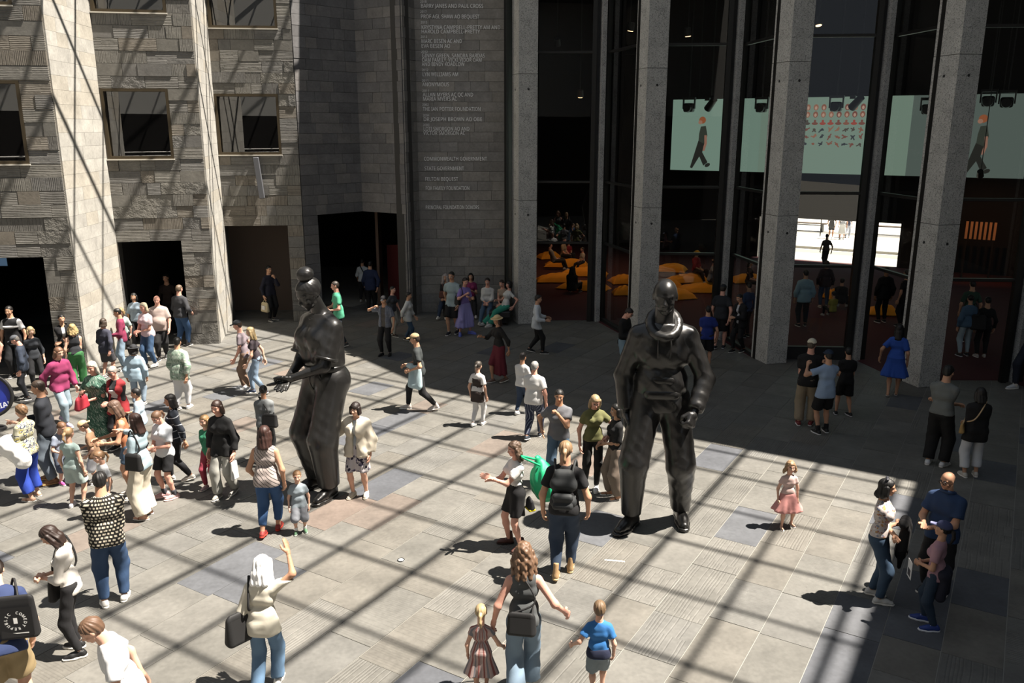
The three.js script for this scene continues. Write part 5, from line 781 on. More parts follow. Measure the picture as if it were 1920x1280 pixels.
    const y = held(f, 'pouch', 'black and yellow pouch at the hip of the clapping woman', 'bag'); mesh('body', softBox(T(0.12, -0.08, -0.08), 0.18, 0.16, 0.09, new THREE.Quaternion()), mat('#1b1b1e', 0.7), y); mesh('trim', rbox(0.17, 0.035, 0.1, 0.015).translate(...T(0.12, -0.125, -0.08).toArray()), mat('#d8c400', 0.6), y); }
  f = P('person with a blond ponytail in a black tee and dark jeans, walking away', [1056, 1078], 826, 172, { skin: 'tan', w: 1.05, walk: 0.13, L: 'down', R: [0.2, -0.92, 0.12], hair: { k: 'pony', c: '#a8804e', len: 0.35 }, top: { c: '#19191d', s: 0.58, hem: -0.04, e: 0.016 }, legs: { c: '#263a52', e: 0.014, w: 1.1 }, shoe: { k: 'boot', c: '#b08a54', sole: '#c2a67a' } });
  backpack(f, 'black backpack worn by the person with the blond ponytail', '#232628');
  P('man in a grey tee with a hand at his chin facing the camera', [1046, 906], 727, -4, { skin: 'warm', w: 1.12, R: 'hip', L: [-0.34, 0.02, 0.42, 0.5, -0.9, 0.2], handL: 'grip', handR: 'flat', pitch: 8, hair: { k: 'short', c: '#1c1714' }, top: { c: '#6f7076', s: 0.6, hem: -0.05, e: 0.014 }, legs: { c: '#4d6983' }, shoe: { k: 'sneaker', c: '#3a3a40' } });
  P('blond woman in an olive tee and black leggings looking down, left of the bald statue', [1110, 914], 733, 6, { f: 1, skin: 'rosy', pitch: 26, R: 'down', L: [0.12, -0.6, 0.38, 0.9, -0.4, -0.2], handL: 'grip', feet: [[-0.06, -0.06, -4, 0], [0.03, 0.05, -14, 0]], hair: { k: 'long', c: '#c3a066', len: 0.45 }, top: { c: '#6b6b3a', s: 0.55, hem: -0.02, e: 0.014 }, legs: { c: '#0e0e10', e: 0.006, ankle: 0.026 }, shoe: { k: 'sneaker', c: '#eeeeec' } });
  P('woman in a black puff sleeve blouse and beige trousers behind the bald statue', [1152, 931], 755, -76, { f: 1, skin: 'tan', pitch: 2, R: [0.0, -0.66, 0.42], L: 'clasp', hair: { k: 'long', c: '#14110f', len: 0.3 }, top: { c: '#17171a', s: 0.9, loose: 2.6, hem: -0.0, e: 0.015 }, legs: { c: '#857567', w: 1.2, ankle: 0.055, e: 0.02 }, shoe: { k: 'sandal', c: '#5a3a34' } });
  P('little blond girl in a pink tulle dress standing alone on the sunlit floor', [1472, 987], 862, 2, { f: 1, R: 'down', L: 'down', feet: [[-0.07, 0.05, -8, 0], [0.1, -0.05, 14, 0]], hair: { k: 'wavy', c: '#b98d56', len: 0.35 }, top: { c: '#dab9b2', s: 0.45, hem: 0.02, e: 0.014 }, skirt: { c: '#d68f8a', y: 0.24, flare: 0.19, top: 0.14 }, shoe: { k: 'sandal', c: '#8a6650' } });
  f = P('woman in a floral blouse and jeans with folded arms and black hair', [1636, 1122], 895, 58, { f: 1, skin: 'tan', w: 1.12, yaw: 12, pitch: 3, R: 'cross', L: [-0.55, -0.54, 0.36], handL: 'grip', feet: [[-0.05, 0.05, 14, 0], [0.06, -0.025, 8, 0]], hair: { k: 'long', c: '#0f0d0d', len: 0.25, taper: 0.16 }, top: { c: 'floral', s: 0.7, hem: 0.03, e: 0.014 }, legs: { c: '#2f4a66', e: 0.014, rise: 0.11 }, shoe: { k: 'sneaker', c: '#d9d7d2', lace: '#222' } });
  { const g = held(f, 'jacket', 'black jacket draped over the folded arms of the woman in the floral blouse', 'jacket'), T = f.local.T; mesh('cloth', surface([cap(T(-0.05, 0.16, 0.15), T(0.09, 0.14, 0.15), 0.055), cap(T(0.06, 0.12, 0.17), T(0.07, -0.12, 0.15), 0.05, 0.075), cap(T(0.0, 0.1, 0.17), T(0.02, -0.06, 0.16), 0.05, 0.06), cap(T(0.075, -0.1, 0.15), T(0.09, -0.25, 0.15), 0.05, 0.03)], 0.013, 0.02, null, (x, y, z) => 0.006 * Math.sin(x * 60 + y * 12)), mat('#0d0d0f', 0.9), g);
    const b = held(f, 'hair_clip', 'dark bow clip on the crown of the woman in the floral blouse', 'hair clip'), H = f.local.HT; mesh('bow', surface([ell(H(-0.14, 0.5, -0.1), V(0.03, 0.022, 0.02)), ell(H(0.14, 0.5, -0.1), V(0.03, 0.022, 0.02)), ell(H(0, 0.5, -0.1), V(0.014, 0.014, 0.014))], 0.006, 0.006), mat('#33343a', 0.4), b); }
  P('balding man in a navy polo shirt with his hands out, behind a capped girl', [1752, 1108], 882, -48, { skin: 'tan', w: 1.2, yaw: -18, pitch: 8, glasses: 1, R: [-0.1, -0.5, 0.62], L: [-0.3, -0.52, 0.56], handR: 'flat', handL: 'flat', palmR: [0, 1, 0], palmL: [0, 1, 0], hair: { k: 'fringe', c: '#4c4a4a' }, brow: [0.06, 0.05, 0.05], top: { c: '#23406a', s: 0.66, hem: -0.07, e: 0.02, collar: true }, legs: { c: '#111216', e: 0.018 }, shoe: { k: 'sneaker', c: '#26323e' } });
  f = P('girl in a lilac cap, pink tee and bright blue shoes', [1742, 1172], 975, -128, { f: 1, skin: 'tan', pitch: -8, R: [-0.15, -0.62, 0.42], L: [-0.2, -0.6, 0.42], handR: 'grip', feet: [[-0.05, 0.05, 12, 0], [0.07, -0.05, 30, 0]], hair: { k: 'pony', c: '#120f0f', len: 0.8 }, hat: { k: 'cap', c: '#3c4163', brim: '#8a8cb4' }, top: { c: '#b58795', s: 0.62, hem: -0.05, e: 0.016 }, legs: { c: '#22384f', e: 0.012 }, shoe: { k: 'sneaker', c: '#1a3f9c', sole: '#d7dbe4', s: 1.15 } });
  { const g = held(f, 'leaflet', 'folded printed leaflet held by the girl in the lilac cap', 'leaflet'), a = f.local.arms[0].tip; mesh('sheet', rbox(0.15, 0.22, 0.008, 0.003).rotateY(0.5).translate(a.x, a.y - 0.11, a.z + 0.05), mat('#d8d8d8', 0.7), g); mesh('picture', box(0.1, 0.09, 0.01).rotateY(0.5).translate(a.x, a.y - 0.15, a.z + 0.05), mat('#3a3a40', 0.7), g);
    const j = held(f, 'tied_jumper', 'dark jumper tied round the waist of the girl in the lilac cap', 'jumper'), T = f.local.T; mesh('cloth', surface([cap(T(-0.06, 0.02, -0.06), T(0.06, 0.02, -0.06), 0.06), cap(T(-0.04, 0, -0.08), T(-0.05, -0.17, -0.07), 0.05, 0.06), cap(T(0.05, 0, -0.08), T(0.06, -0.19, -0.06), 0.05, 0.06)], 0.013, 0.02), mat('#1a1b2a', 0.9), j); }
  P('bearded man in a grey short sleeved shirt and black trousers with white sneakers, arms folded', [1753, 872], 683, 132, { skin: 'tan', w: 1.1, pitch: 10, yaw: -8, R: 'cross', L: [-0.5, -0.52, 0.38], hair: { k: 'short', c: '#120f0d' }, top: { c: '#6d7370', s: 0.7, hem: 0.0, e: 0.016 }, legs: { c: '#0c0c0e', e: 0.02, w: 1.15, ankle: 0.042 }, shoe: { k: 'sneaker', c: '#e6e8ea' } });
  f = P('dark haired woman in a loose black top and white cropped trousers', [1818, 893], 725, 170, { f: 1, skin: 'tan', w: 1.15, pitch: 8, R: 'clasp', L: 'clasp', hair: { k: 'long', c: '#15100f', len: 0.5 }, top: { c: '#0c0c0e', s: 1.4, hem: -0.12, e: 0.024 }, legs: { c: '#d6dade', len: 0.9, e: 0.012, ankle: 0.042 }, shoe: { k: 'sneaker', c: '#cfc9bd' } });
  shoulderBag(f, 1, 'tan crossbody bag of the woman in white cropped trousers', { w: 0.22, h: 0.17, d: 0.08, x: 0.14, y: 0.02, z: 0.0, yaw: 1.2, c: '#a8843f', cross: 1, sc: '#c9a878', sr: 0.012 });
  P('person in dark clothes and white sneakers striding in from the right edge', [1925, 730], 560, -80, { walk: 0.2, hair: { k: 'short', c: '#1a1512' }, top: { c: '#141418', s: 1.9 }, legs: { c: '#1b2233' }, sock: '#c9c4ba', shoe: { k: 'sneaker', c: '#cfd3d8' } });
  P('woman with long dark hair in a bright blue dress beside the fourth column', [1672, 742], 606, 150, { f: 1, skin: 'warm', walk: 0.12, w: 1.1, R: 'down', L: 'hold', hair: { k: 'long', c: '#0d0a0a', len: 1.1 }, top: { c: '#1850b4', s: 0.75, hem: 0.0, e: 0.016 }, skirt: { c: '#1850b4', y: 0.27, flare: 0.15 }, shoe: { k: 'sandal', c: '#2a1a14' } });
  P('man in a beige cap, black tee, khaki trousers and red shoes seen from behind', [1508, 797], 634, 158, { skin: 'rosy', w: 1.12, yaw: -14, R: 'clasp', L: 'clasp', hair: { k: 'short', c: '#5a4a3a' }, hat: { k: 'cap', c: '#c9c3ae' }, top: { c: '#0f0f12', s: 0.62, hem: -0.06, e: 0.016 }, legs: { c: '#9a8a70', e: 0.018, w: 1.15, ankle: 0.042 }, shoe: { k: 'sneaker', c: '#8a1a22', sole: '#d8d8d8' } });
  P('boy in a pale blue tee and black shorts with raised hands in the shade', [1541, 812], 655, 190, { skin: 'tan', L: [0.3, 0.12, 0.35, 0.9, -0.4, 0], R: [-0.1, 0.1, 0.45], handL: 'grip', handR: 'grip', hair: { k: 'short', c: '#101010' }, hat: { k: 'cap', c: '#16263a' }, top: { c: '#8ea9cc', s: 0.62, hem: -0.09, e: 0.02 }, legs: { c: '#0a0a0c', len: 0.46, e: 0.022 }, sock: '#1a1a1c', shoe: { k: 'sneaker', c: '#1a1a1c', sole: '#e0e0e0' } });
  P('boy all in black with white soled shoes, right of the boy in pale blue', [1580, 778], 650, 172, { skin: 'tan', pitch: 10, R: 'clasp', L: 'clasp', feet: [[-0.09, -0.03, 20, 0], [0.09, 0.02, -10, 0]], hair: { k: 'short', c: '#0c0b0b' }, top: { c: '#0b0b0d', s: 0.62, hem: -0.06, e: 0.018 }, legs: { c: '#0b0b0d', len: 0.46, e: 0.02 }, shoe: { k: 'sneaker', c: '#15151a', sole: '#d9d9dc' } });
  f = P('man in a black sweater and light denim shorts reading a phone beside the second column', [1168, 707], 572, 52, { skin: 'rosy', pitch: 34, glasses: 1, R: [-0.28, -0.56, 0.42], L: [-0.26, -0.55, 0.44], handR: 'grip', handL: 'grip', hair: { k: 'short', c: '#2b1c14' }, top: { c: '#0e0e10', s: 1.9, hem: -0.06, e: 0.016 }, legs: { c: '#7c99ab', len: 0.46, e: 0.02 }, sock: '#d9d9d9', shoe: { k: 'sneaker', c: '#2a2d33', sole: '#d8d8d8' } });
  phone(f, 1, 'phone in the hands of the man in the black sweater');
  P('boy in a royal blue tee walking away behind the bald statue', [1322, 690], 572, 176, { skin: 'tan', L: 'clasp', R: 'down', hair: { k: 'short', c: '#14100e' }, top: { c: '#14328a', s: 0.6, hem: -0.06, e: 0.016 }, legs: { c: '#17171c', len: 0.5, e: 0.02 }, shoe: { k: 'sneaker', c: '#222' } });
  P('tall man in a charcoal tee and dark shorts walking by the second fin', [1348, 654], 532, 150, { skin: 'rosy', walk: 0.12, w: 1.1, hair: { k: 'short', c: '#30241c' }, hat: { k: 'cap', c: '#1c2026' }, top: { c: '#22262e', s: 0.62, hem: -0.06, e: 0.018 }, legs: { c: '#15161a', len: 0.48, e: 0.02 }, shoe: { k: 'sneaker', c: '#1c1f2a', sole: '#cfcfd4' } });
  P('person in a dark jacket and pale scarf carrying papers by the third column', [1384, 660], 548, -58, { f: 1, skin: 'tan', walk: 0.13, R: [-0.1, -0.6, 0.5], L: [-0.2, -0.5, 0.5], pitch: 16, hair: { k: 'short', c: '#17120f' }, top: { c: '#c7c9d0', s: 0, hem: -0.03 }, coat: { c: '#131419', s: 1.9, hem: -0.1, e: 0.016, open: 0.022 }, legs: { c: '#101014' }, shoe: { k: 'flat', c: blk } });
  P('person in blue clothing standing further in behind the papers carrier', [1398, 632], 528, -150, { skin: 'tan', hair: { k: 'short', c: '#120f0e' }, top: { c: '#35517e', s: 1.8, hem: -0.06 }, legs: { c: '#14151a' }, shoe: { k: 'sneaker', c: '#222' } });
  P('man in a white jacket and black trousers walking right past the first column', [1005, 662], 550, 84, { skin: 'tan', walk: 0.2, L: [0.1, -0.55, 0.5], R: [0.05, -0.55, 0.5], hair: { k: 'short', c: '#221a16' }, top: { c: '#cfd6dd', s: 1.9, hem: -0.09, e: 0.02, name: 'jacket' }, legs: { c: '#0f0f12' }, shoe: { k: 'flat', c: blk } });
  P('woman in a straw hat, dark top and long maroon skirt crossing the shade', [936, 716], 588, -56, { f: 1, skin: 'warm', walk: 0.15, R: [0.1, -0.25, 0.7], L: 'swingB', hair: { k: 'long', c: '#3a2015', len: 0.5 }, hat: { k: 'brim', c: '#c9b184' }, top: { c: '#1c1a1a', s: 1.5, hem: 0, e: 0.012 }, skirt: { c: '#6a1226', y: 0.12, flare: 0.12 }, shoe: { k: 'flat', c: '#8a6a58' } });
  P('dark haired man in a white shirt in the shade edge, beside the grey haired man', [978, 776], 660, 148, { skin: 'tan', walk: 0.13, R: 'swingF', L: 'clasp', hair: { k: 'short', c: '#2b2420' }, top: { c: '#d2d3d3', s: 1.9, hem: -0.05, e: 0.016 }, legs: { c: '#2b3f5c' }, shoe: { k: 'sneaker', c: '#cfd3d8' } });
  P('grey haired man in a white tee and dark striped trousers walking away', [1000, 822], 675, 158, { skin: 'rosy', w: 1.15, walk: 0.2, L: 'clasp', R: 'down', hair: { k: 'short', c: '#a9a9a6' }, top: { c: '#dcdcda', s: 0.62, hem: -0.06, e: 0.02 }, legs: { c: 'darkstripe', w: 1.1 }, shoe: { k: 'sneaker', c: '#2f3a48', sole: '#e0e0e0' } });
  P('child in a brown pinafore over a white tee with white stockings', [896, 798], 676, 152, { f: 1, walk: 0.12, R: 'down', L: 'down', hair: { k: 'pony', c: '#4c4238', len: 0.9 }, top: { c: '#e0dedb', s: 0.62, hem: 0.02, e: 0.016 }, apron: { c: '#3a302c', low: -0.13 }, legs: { c: '#dedfe0', e: 0.006 }, shoe: { k: 'sneaker', c: '#e6e6e6' } });
  f = P('man in a cap and dark tee striding left, a pale denim jacket over his arm', [788, 768], 620, -88, { skin: 'tan', feet: [[-0.045, 0.15, 0, 0], [0.045, -0.2, 0, 0.03]], lean: 5, R: [0, -0.58, 0.48], L: [0.1, -0.62, 0.3], pitch: 6, hair: { k: 'short', c: '#3a2c22' }, hat: { k: 'cap', c: '#a08a68' }, top: { c: '#33393a', s: 0.65, hem: -0.05, e: 0.018 }, legs: { c: '#18181c', e: 0.008, ankle: 0.026 }, shoe: { k: 'high', c: '#cfc4bd', sole: '#e6e4e0' } });
  { const g = held(f, 'denim_jacket', 'pale denim jacket carried by the striding man in the cap', 'jacket'), T = f.local.T; mesh('cloth', surface([cap(T(-0.06, 0.06, 0.12), T(0.1, 0.06, 0.02), 0.06), cap(T(0.1, 0.04, 0.0), T(0.1, -0.16, 0.02), 0.06, 0.09), cap(T(0.05, 0.04, 0.08), T(0.09, -0.14, 0.1), 0.06, 0.08)], 0.016, 0.025, null, (x, y, z) => 0.006 * Math.sin(z * 50 + y * 10)), mat('#a3b8bf', 0.9), g); }
  P('man in an open checked shirt over a grey tee with a phone at his ear', [724, 666], 553, -16, { skin: 'tan', pitch: 8, R: [0.12, 0.16, 0.22, 1, -0.2, 0.1], L: 'down', handR: 'grip', hair: { k: 'short', c: '#15120f' }, hat: { k: 'cap', c: '#26262a' }, top: { c: '#55524c', s: 0, hem: -0.04, e: 0.01, strap: 0.12 }, coat: { c: 'check', s: 0.72, hem: -0.05, e: 0.014, open: 0.034 }, legs: { c: '#131316', w: 1.1 }, shoe: { k: 'sneaker', c: '#121214', sole: '#1c1c1e' } });
  P('man in a mint green tee walking left behind the woman statue', [638, 650], 525, -66, { skin: 'rosy', walk: 0.13, R: [-0.1, -0.56, 0.5], L: [-0.1, -0.6, 0.42], hair: { k: 'short', c: '#3a2e26' }, top: { c: '#3fae86', s: 0.62, hem: -0.08, e: 0.018 }, legs: { c: '#26303c' }, shoe: { k: 'sneaker', c: '#444' } });
  f = P('man in a white shirt with a dark strap walking into the dark entrance', [682, 566], 484, 176, { skin: 'tan', walk: 0.12, hair: { k: 'short', c: '#1a1512' }, top: { c: '#c9d3dc', s: 1.2, hem: -0.05, e: 0.016 }, legs: { c: '#14151a' }, shoe: { k: 'sneaker', c: '#cfcfcf' } });
  shoulderBag(f, 0, 'dark strap bag on the man in white at the dark entrance', { w: 0.26, h: 0.2, x: 0.13, cross: 1, sr: 0.016 });
  P('man in a navy jacket and black trousers following him into the dark entrance', [697, 584], 488, 180, { skin: 'tan', walk: 0.13, w: 1.1, hair: { k: 'short', c: '#0d0c0c' }, top: { c: '#16264a', s: 1.9, hem: -0.1, e: 0.02, name: 'jacket' }, legs: { c: '#0c0c0f' }, shoe: { k: 'sneaker', c: '#d5d7da' } });
  P('person with dark hair in a grey top passing behind the open checked shirt', [737, 630], 535, 60, { f: 1, skin: 'rosy', walk: 0.12, hair: { k: 'short', c: '#1e1715' }, top: { c: '#3a3d44', s: 0.7, hem: -0.03 }, legs: { c: '#b9b5a6', w: 1.15 }, shoe: { k: 'flat', c: '#2c1d16' } });
  P('woman in a loose white top and blue jeans walking behind the open checked shirt', [766, 640], 546, 80, { f: 1, skin: 'tan', walk: 0.13, hair: { k: 'short', c: '#17120f' }, top: { c: '#d2d3ce', s: 1.7, hem: -0.1, e: 0.026 }, legs: { c: '#2f4c66', w: 1.1 }, shoe: { k: 'flat', c: '#1c1614' } });
  f = P('woman in a long lilac dress and blue clogs in front of the benches', [872, 627], 518, 34, { f: 1, skin: 'rosy', pitch: 16, feet: [[-0.1, 0.0, -30, 0], [0.1, 0, 30, 0]], R: [-0.05, -0.12, 0.5, 0.7, -0.7, 0], L: [-0.3, -0.3, 0.5], handR: 'grip', hair: { k: 'pony', c: '#241a15', len: 0.3 }, top: { c: '#8f79c8', s: 0.8, loose: 1.8, hem: 0.02, e: 0.014 }, skirt: { c: '#a09ade', y: 0.13, flare: 0.15 }, shoe: { k: 'flat', c: '#6a78d8', sole: '#6a78d8', s: 1.1 } });
  shoulderBag(f, 0, 'black bag at the side of the woman in the lilac dress', { w: 0.28, h: 0.26, x: 0.14, y: 0.08, z: -0.02 });
  P('man in a pale blue tee and black shorts left of the lilac dress', [850, 626], 507, -20, { skin: 'tan', walk: 0.12, hair: { k: 'short', c: '#16130f' }, top: { c: '#9fb3b8', s: 0.62, hem: -0.08, e: 0.018 }, legs: { c: '#0f0f11', len: 0.5, e: 0.02 }, shoe: { k: 'sneaker', c: '#1d2030' } });
  // seated under the names
  const seatAt = (label, p, turn, o) => figure({ label, p, turn, h: 1.66, sit: 0.44, back: -0.22, pitch: 6, ...o });
  f = seatAt('person in a pale headscarf seated at the left end of the first bench', [833, 596], -6, { f: 1, skin: 'tan', R: 'lap', L: 'lap', hair: { k: 'veil', c: '#a89c98' }, top: { c: '#17171a', s: 1.5 }, legs: { c: '#22344e' }, shoe: { k: 'sneaker', c: '#d8d4ca' } });
  shoulderBag(f, 0, 'brown bag in the lap of the person in the pale headscarf', { w: 0.34, h: 0.22, d: 0.12, x: 0.0, y: 0.1, z: 0.17, yaw: 0.1, c: '#5a2a18' });
  seatAt('woman in a magenta top seated on the first bench behind the lilac dress', [884, 594], 4, { f: 1, skin: 'tan', R: 'lap', L: [-0.2, -0.3, 0.5], hair: { k: 'long', c: '#100d0d', len: 0.5 }, top: { c: '#8a1c5c', s: 0.6 }, legs: { c: '#121216' }, shoe: { k: 'sneaker', c: '#cfc9c4' } });
  f = seatAt('person in a white open collar shirt seated on the second bench', [911, 606], -8, { skin: 'rosy', R: 'lap', L: 'lap', hair: { k: 'curly', c: '#2a1c15' }, top: { c: '#cfcfcc', s: 1.6 }, legs: { c: '#44607c' }, shoe: { k: 'sneaker', c: '#b9b5ae' } });
  seatAt('woman in a beige top with brown hair leaning in on the second bench', [936, 606], -26, { f: 1, skin: 'rosy', lean: 16, R: 'lap', L: 'lap', hair: { k: 'short', c: '#3a2416' }, top: { c: '#a8917e', s: 0.2, neck: 0.3 }, legs: { c: '#16161a' }, shoe: { k: 'sneaker', c: '#1c1c1c' } });
  seatAt('woman in turquoise trousers leaning back at the right end of the second bench', [920, 611], -62, { f: 1, skin: 'rosy', lean: -14, back: -0.3, feet: [[-0.06, 0.12, 0, 0], [0.06, 0.04, 0, 0]], R: [0.1, -0.5, 0.5], L: [0.3, -0.7, -0.1], hair: { k: 'bob', c: '#14100f' }, top: { c: '#d3d4d2', s: 0.55 }, legs: { c: '#0f9a80', w: 1.25, ankle: 0.055 }, shoe: { k: 'high', c: '#d5d5d2' } });
  // doorways on the left
  f = P('man in dark clothes with a hand at his mouth in the brown doorway', [510, 601], 497, 52, { skin: 'tan', R: 'down', L: [-0.22, 0.08, 0.4], handL: 'grip', hair: { k: 'short', c: '#14110f' }, top: { c: '#15172a', s: 1.9, hem: -0.07, e: 0.018 }, legs: { c: '#101014', e: 0.018 }, shoe: { k: 'sneaker', c: '#4a4a4a' } });
  handBag(f, 0, 'cream paper bag carried by the man in the brown doorway', { c: '#c9b88e', w: 0.32, h: 0.3, d: 0.12, label: '#d8d4cc', drop: 0.1 });
  P('man in a dark cap and brown trousers with white sneakers, leaning forward as he walks', [464, 731], 598, -84, { skin: 'rosy', lean: 8, walk: 0.1, w: 1.05, pitch: 8, hair: { k: 'short', c: '#4a3626' }, hat: { k: 'cap', c: '#2e3236' }, top: { c: '#8b7f86', s: 0.6, hem: -0.05 }, legs: { c: '#8b6e58', w: 1.1 }, shoe: { k: 'sneaker', c: '#dcdfe4' } });
  P('woman with long blond hair and light jeans beside the man in the dark cap', [486, 738], 610, -86, { f: 1, skin: 'fair', lean: 8, walk: 0.17, hair: { k: 'long', c: '#c7a768', len: 0.9 }, top: { c: '#3a3038', s: 0.55, hem: -0.03 }, legs: { c: '#86a2bd', e: 0.012 }, shoe: { k: 'sneaker', c: '#3b4a66' } });
  f = P('woman in a black blouse and grey trousers walking towards the camera', [426, 928], 745, -14, { f: 1, skin: 'rosy', walk: 0.13, R: 'down', L: 'down', pitch: 10, hair: { k: 'long', c: '#43291d', len: 0.35 }, top: { c: '#16171a', s: 1.8, loose: 1.6, hem: -0.09, e: 0.022 }, legs: { c: '#a6a79f', w: 1.15, ankle: 0.05 }, shoe: { k: 'sneaker', c: '#9a958c' } });
  handBag(f, 1, 'thin white carrier in the hand of the woman in the black blouse', { c: '#d9dad6', w: 0.16, h: 0.3, d: 0.05, drop: 0.05 });
  f = P('child in green and mustard sleeves and pink leggings behind the woman in the black blouse', [398, 914], 775, -20, { f: 1, skin: 'fair', walk: 0.1, hair: { k: 'long', c: '#b08440', len: 0.3 }, top: { c: '#1f8a64', s: 1.9, hem: -0.05 }, legs: { c: '#a8344c' }, shoe: { k: 'sneaker', c: '#d4b3b6' } });
  handBag(f, 0, 'dark red handbag hanging beside the child in green sleeves', { c: '#6e1626', w: 0.24, h: 0.2, drop: 0.03 });
  f = P('woman with her dark hair clipped up in a grey top, seen from behind', [503, 868], 722, 186, { f: 1, skin: 'warm', walk: 0.1, L: 'clasp', R: 'clasp', hair: { k: 'bun', c: '#15110f', by: 0.18, bz: -0.48 }, top: { c: '#7d8184', s: 1.6, loose: 1.6, hem: -0.04, e: 0.024 }, legs: { c: '#15161a' }, shoe: { k: 'flat', c: blk } });
  shoulderBag(f, 0, 'black crossbody bag on the back of the woman in the grey top', { w: 0.28, h: 0.24, x: 0.08, y: 0.06, z: -0.12, yaw: 0.2, cross: 1 });
  P('woman with long brown hair in a sleeveless diagonal stripe top and blue jeans', [508, 1000], 797, 180, { f: 1, skin: 'tan', w: 1.15, walk: 0.15, R: 'down', L: [0.12, -0.85, 0.25], hair: { k: 'long', c: '#4a261c', len: 0.85, taper: 0.15 }, top: { c: 'diagonal', s: 0, hem: -0.06, e: 0.018, strap: 0.085 }, legs: { c: '#2b5688', e: 0.012, len: 0.92 }, shoe: { k: 'flat', c: '#a8281e', sole: '#c23a2a' } });
  P('toddler with fair hair in a grey tee standing by the woman statue', [564, 997], 880, 14, { R: 'down', L: 'down', hair: { k: 'short', c: '#a9783f' }, top: { c: '#94a2ad', s: 0.6, hem: -0.07, e: 0.022 }, legs: { c: '#82868e', len: 0.55, e: 0.024 }, sock: '#e2e2e0', shoe: { k: 'sneaker', c: '#4d7f58', sole: '#c9d6c6' } });
  P('woman with bobbed hair in a cream quilted jacket and floral dress touching the statue', [675, 929], 752, -12, { f: 1, skin: 'fair', w: 1.02, yaw: -6, pitch: 4, R: [0.45, -0.45, 0.35, 0.8, -0.6, 0], L: 'down', hair: { k: 'bob', c: '#2b1a14' }, top: { c: '#b9c3cc', s: 0, hem: 0.0, strap: 0.12 }, coat: { c: '#ddd3bd', s: 1.85, loose: 1.6, hem: -0.08, e: 0.03, fold: 0.006, open: 0.02 }, skirt: { c: 'inkflower', y: 0.28, flare: 0.1 }, shoe: { k: 'flat', c: '#ddd2b8', sole: '#e8dfc8' } });
  // crowd on the left
  f = P('woman in a pale denim shirt and cream trousers pointing far to the left', [276, 968], 773, -104, { f: 1, skin: 'fair', R: [0.25, -0.06, 0.98], L: [-0.2, -0.5, 0.4], handR: 'point', palmR: [0, -1, 0], hair: { k: 'long', c: '#47291d', len: 0.75, taper: 0.14 }, top: { c: '#9db5c1', s: 1.7, hem: -0.05, e: 0.018 }, legs: { c: '#d8cfba', w: 1.35, ankle: 0.07, e: 0.026, rise: 0.1 }, shoe: { k: 'sandal', c: '#9a5a3c' } });
  shoulderBag(f, 1, 'black shoulder bag behind the pointing woman', { w: 0.28, h: 0.26, x: 0.14, y: 0.06, z: -0.04 });
  f = P('woman in a white tee and black shorts reading a phone, right of the pointing woman', [318, 932], 763, -22, { f: 1, skin: 'rosy', w: 1.05, pitch: 30, R: [-0.25, -0.52, 0.48], L: [-0.25, -0.5, 0.5], handR: 'grip', handL: 'grip', feet: [[-0.05, 0.0, -40, 0], [0.07, -0.01, -20, 0]], hair: { k: 'pony', c: '#7a5434', len: 0.4 }, top: { c: '#d5dae2', s: 0.75, loose: 1.6, hem: -0.06, e: 0.016 }, legs: { c: '#1a1b20', len: 0.4, e: 0.01 }, sock: '#3a3a40', shoe: { k: 'sneaker', c: '#cf9a9a', sole: '#e8c4c0', s: 1.1 } });
  phone(f, 1, 'phone held by the woman in the white tee and black shorts');
  P('woman with streaked hair in an orange top and denim shorts leaning left', [252, 930], 745, -66, { f: 1, skin: 'tan', lean: 10, pitch: 12, R: [-0.05, -0.45, 0.7], L: [-0.1, -0.5, 0.6], hair: { k: 'long', c: '#7b5a44', len: 0.7 }, top: { c: '#b06a3c', s: 0, hem: 0.0, e: 0.01, strap: 0.06 }, legs: { c: '#4a6480', len: 0.3, e: 0.014 }, shoe: { k: 'sneaker', c: '#c9c1b8' } });
  P('child in a beige backwards cap and brown tee by the orange top', [184, 905], 784, -74, { skin: 'fair', pitch: 22, lean: 8, R: [0, -0.6, 0.5], L: [0.1, -0.8, 0.2], hair: { k: 'short', c: '#5b4029' }, hat: { k: 'cap', c: '#c9a983', back: 1 }, top: { c: '#8d6a4c', s: 0.8, hem: -0.08, e: 0.022 }, legs: { c: '#b9bcc4', len: 0.55, e: 0.02 }, shoe: { k: 'sneaker', c: '#ccc' } });
  P('girl in a mint top and pale shorts with a red hair tie seen from behind', [146, 950], 800, 170, { f: 1, skin: 'fair', R: 'down', L: 'down', hair: { k: 'pony', c: '#b08a52', len: 0.5 }, top: { c: '#a7c0bd', s: 0.2, hem: -0.02, e: 0.016, neck: 0.3 }, legs: { c: '#b3c5c2', len: 0.4, e: 0.026, w: 1.2 }, shoe: { k: 'sneaker', c: '#d7d4dc' } });
  P('child with brown hair in a blue grey tee bending behind the girl in mint', [120, 905], 785, 66, { skin: 'fair', pitch: 20, lean: 12, R: [0, -0.6, 0.5], L: [0.1, -0.5, 0.5], hair: { k: 'short', c: '#8a5c34' }, top: { c: '#8f9bb0', s: 0.62, hem: -0.06, e: 0.018 }, legs: { c: '#5a6474', len: 0.6, e: 0.02 }, shoe: { k: 'sneaker', c: '#c83a92' } });
  P('girl with a braid in a white tee next to the lattice jumper', [205, 972], 842, -40, { f: 1, skin: 'fair', pitch: 12, hair: { k: 'braid', c: '#9a6f40', len: 0.8 }, top: { c: '#dfe3e8', s: 0.6, hem: -0.06, e: 0.018 }, legs: { c: '#b8bcc8' }, shoe: { k: 'sneaker', c: '#d8d4dc' } });
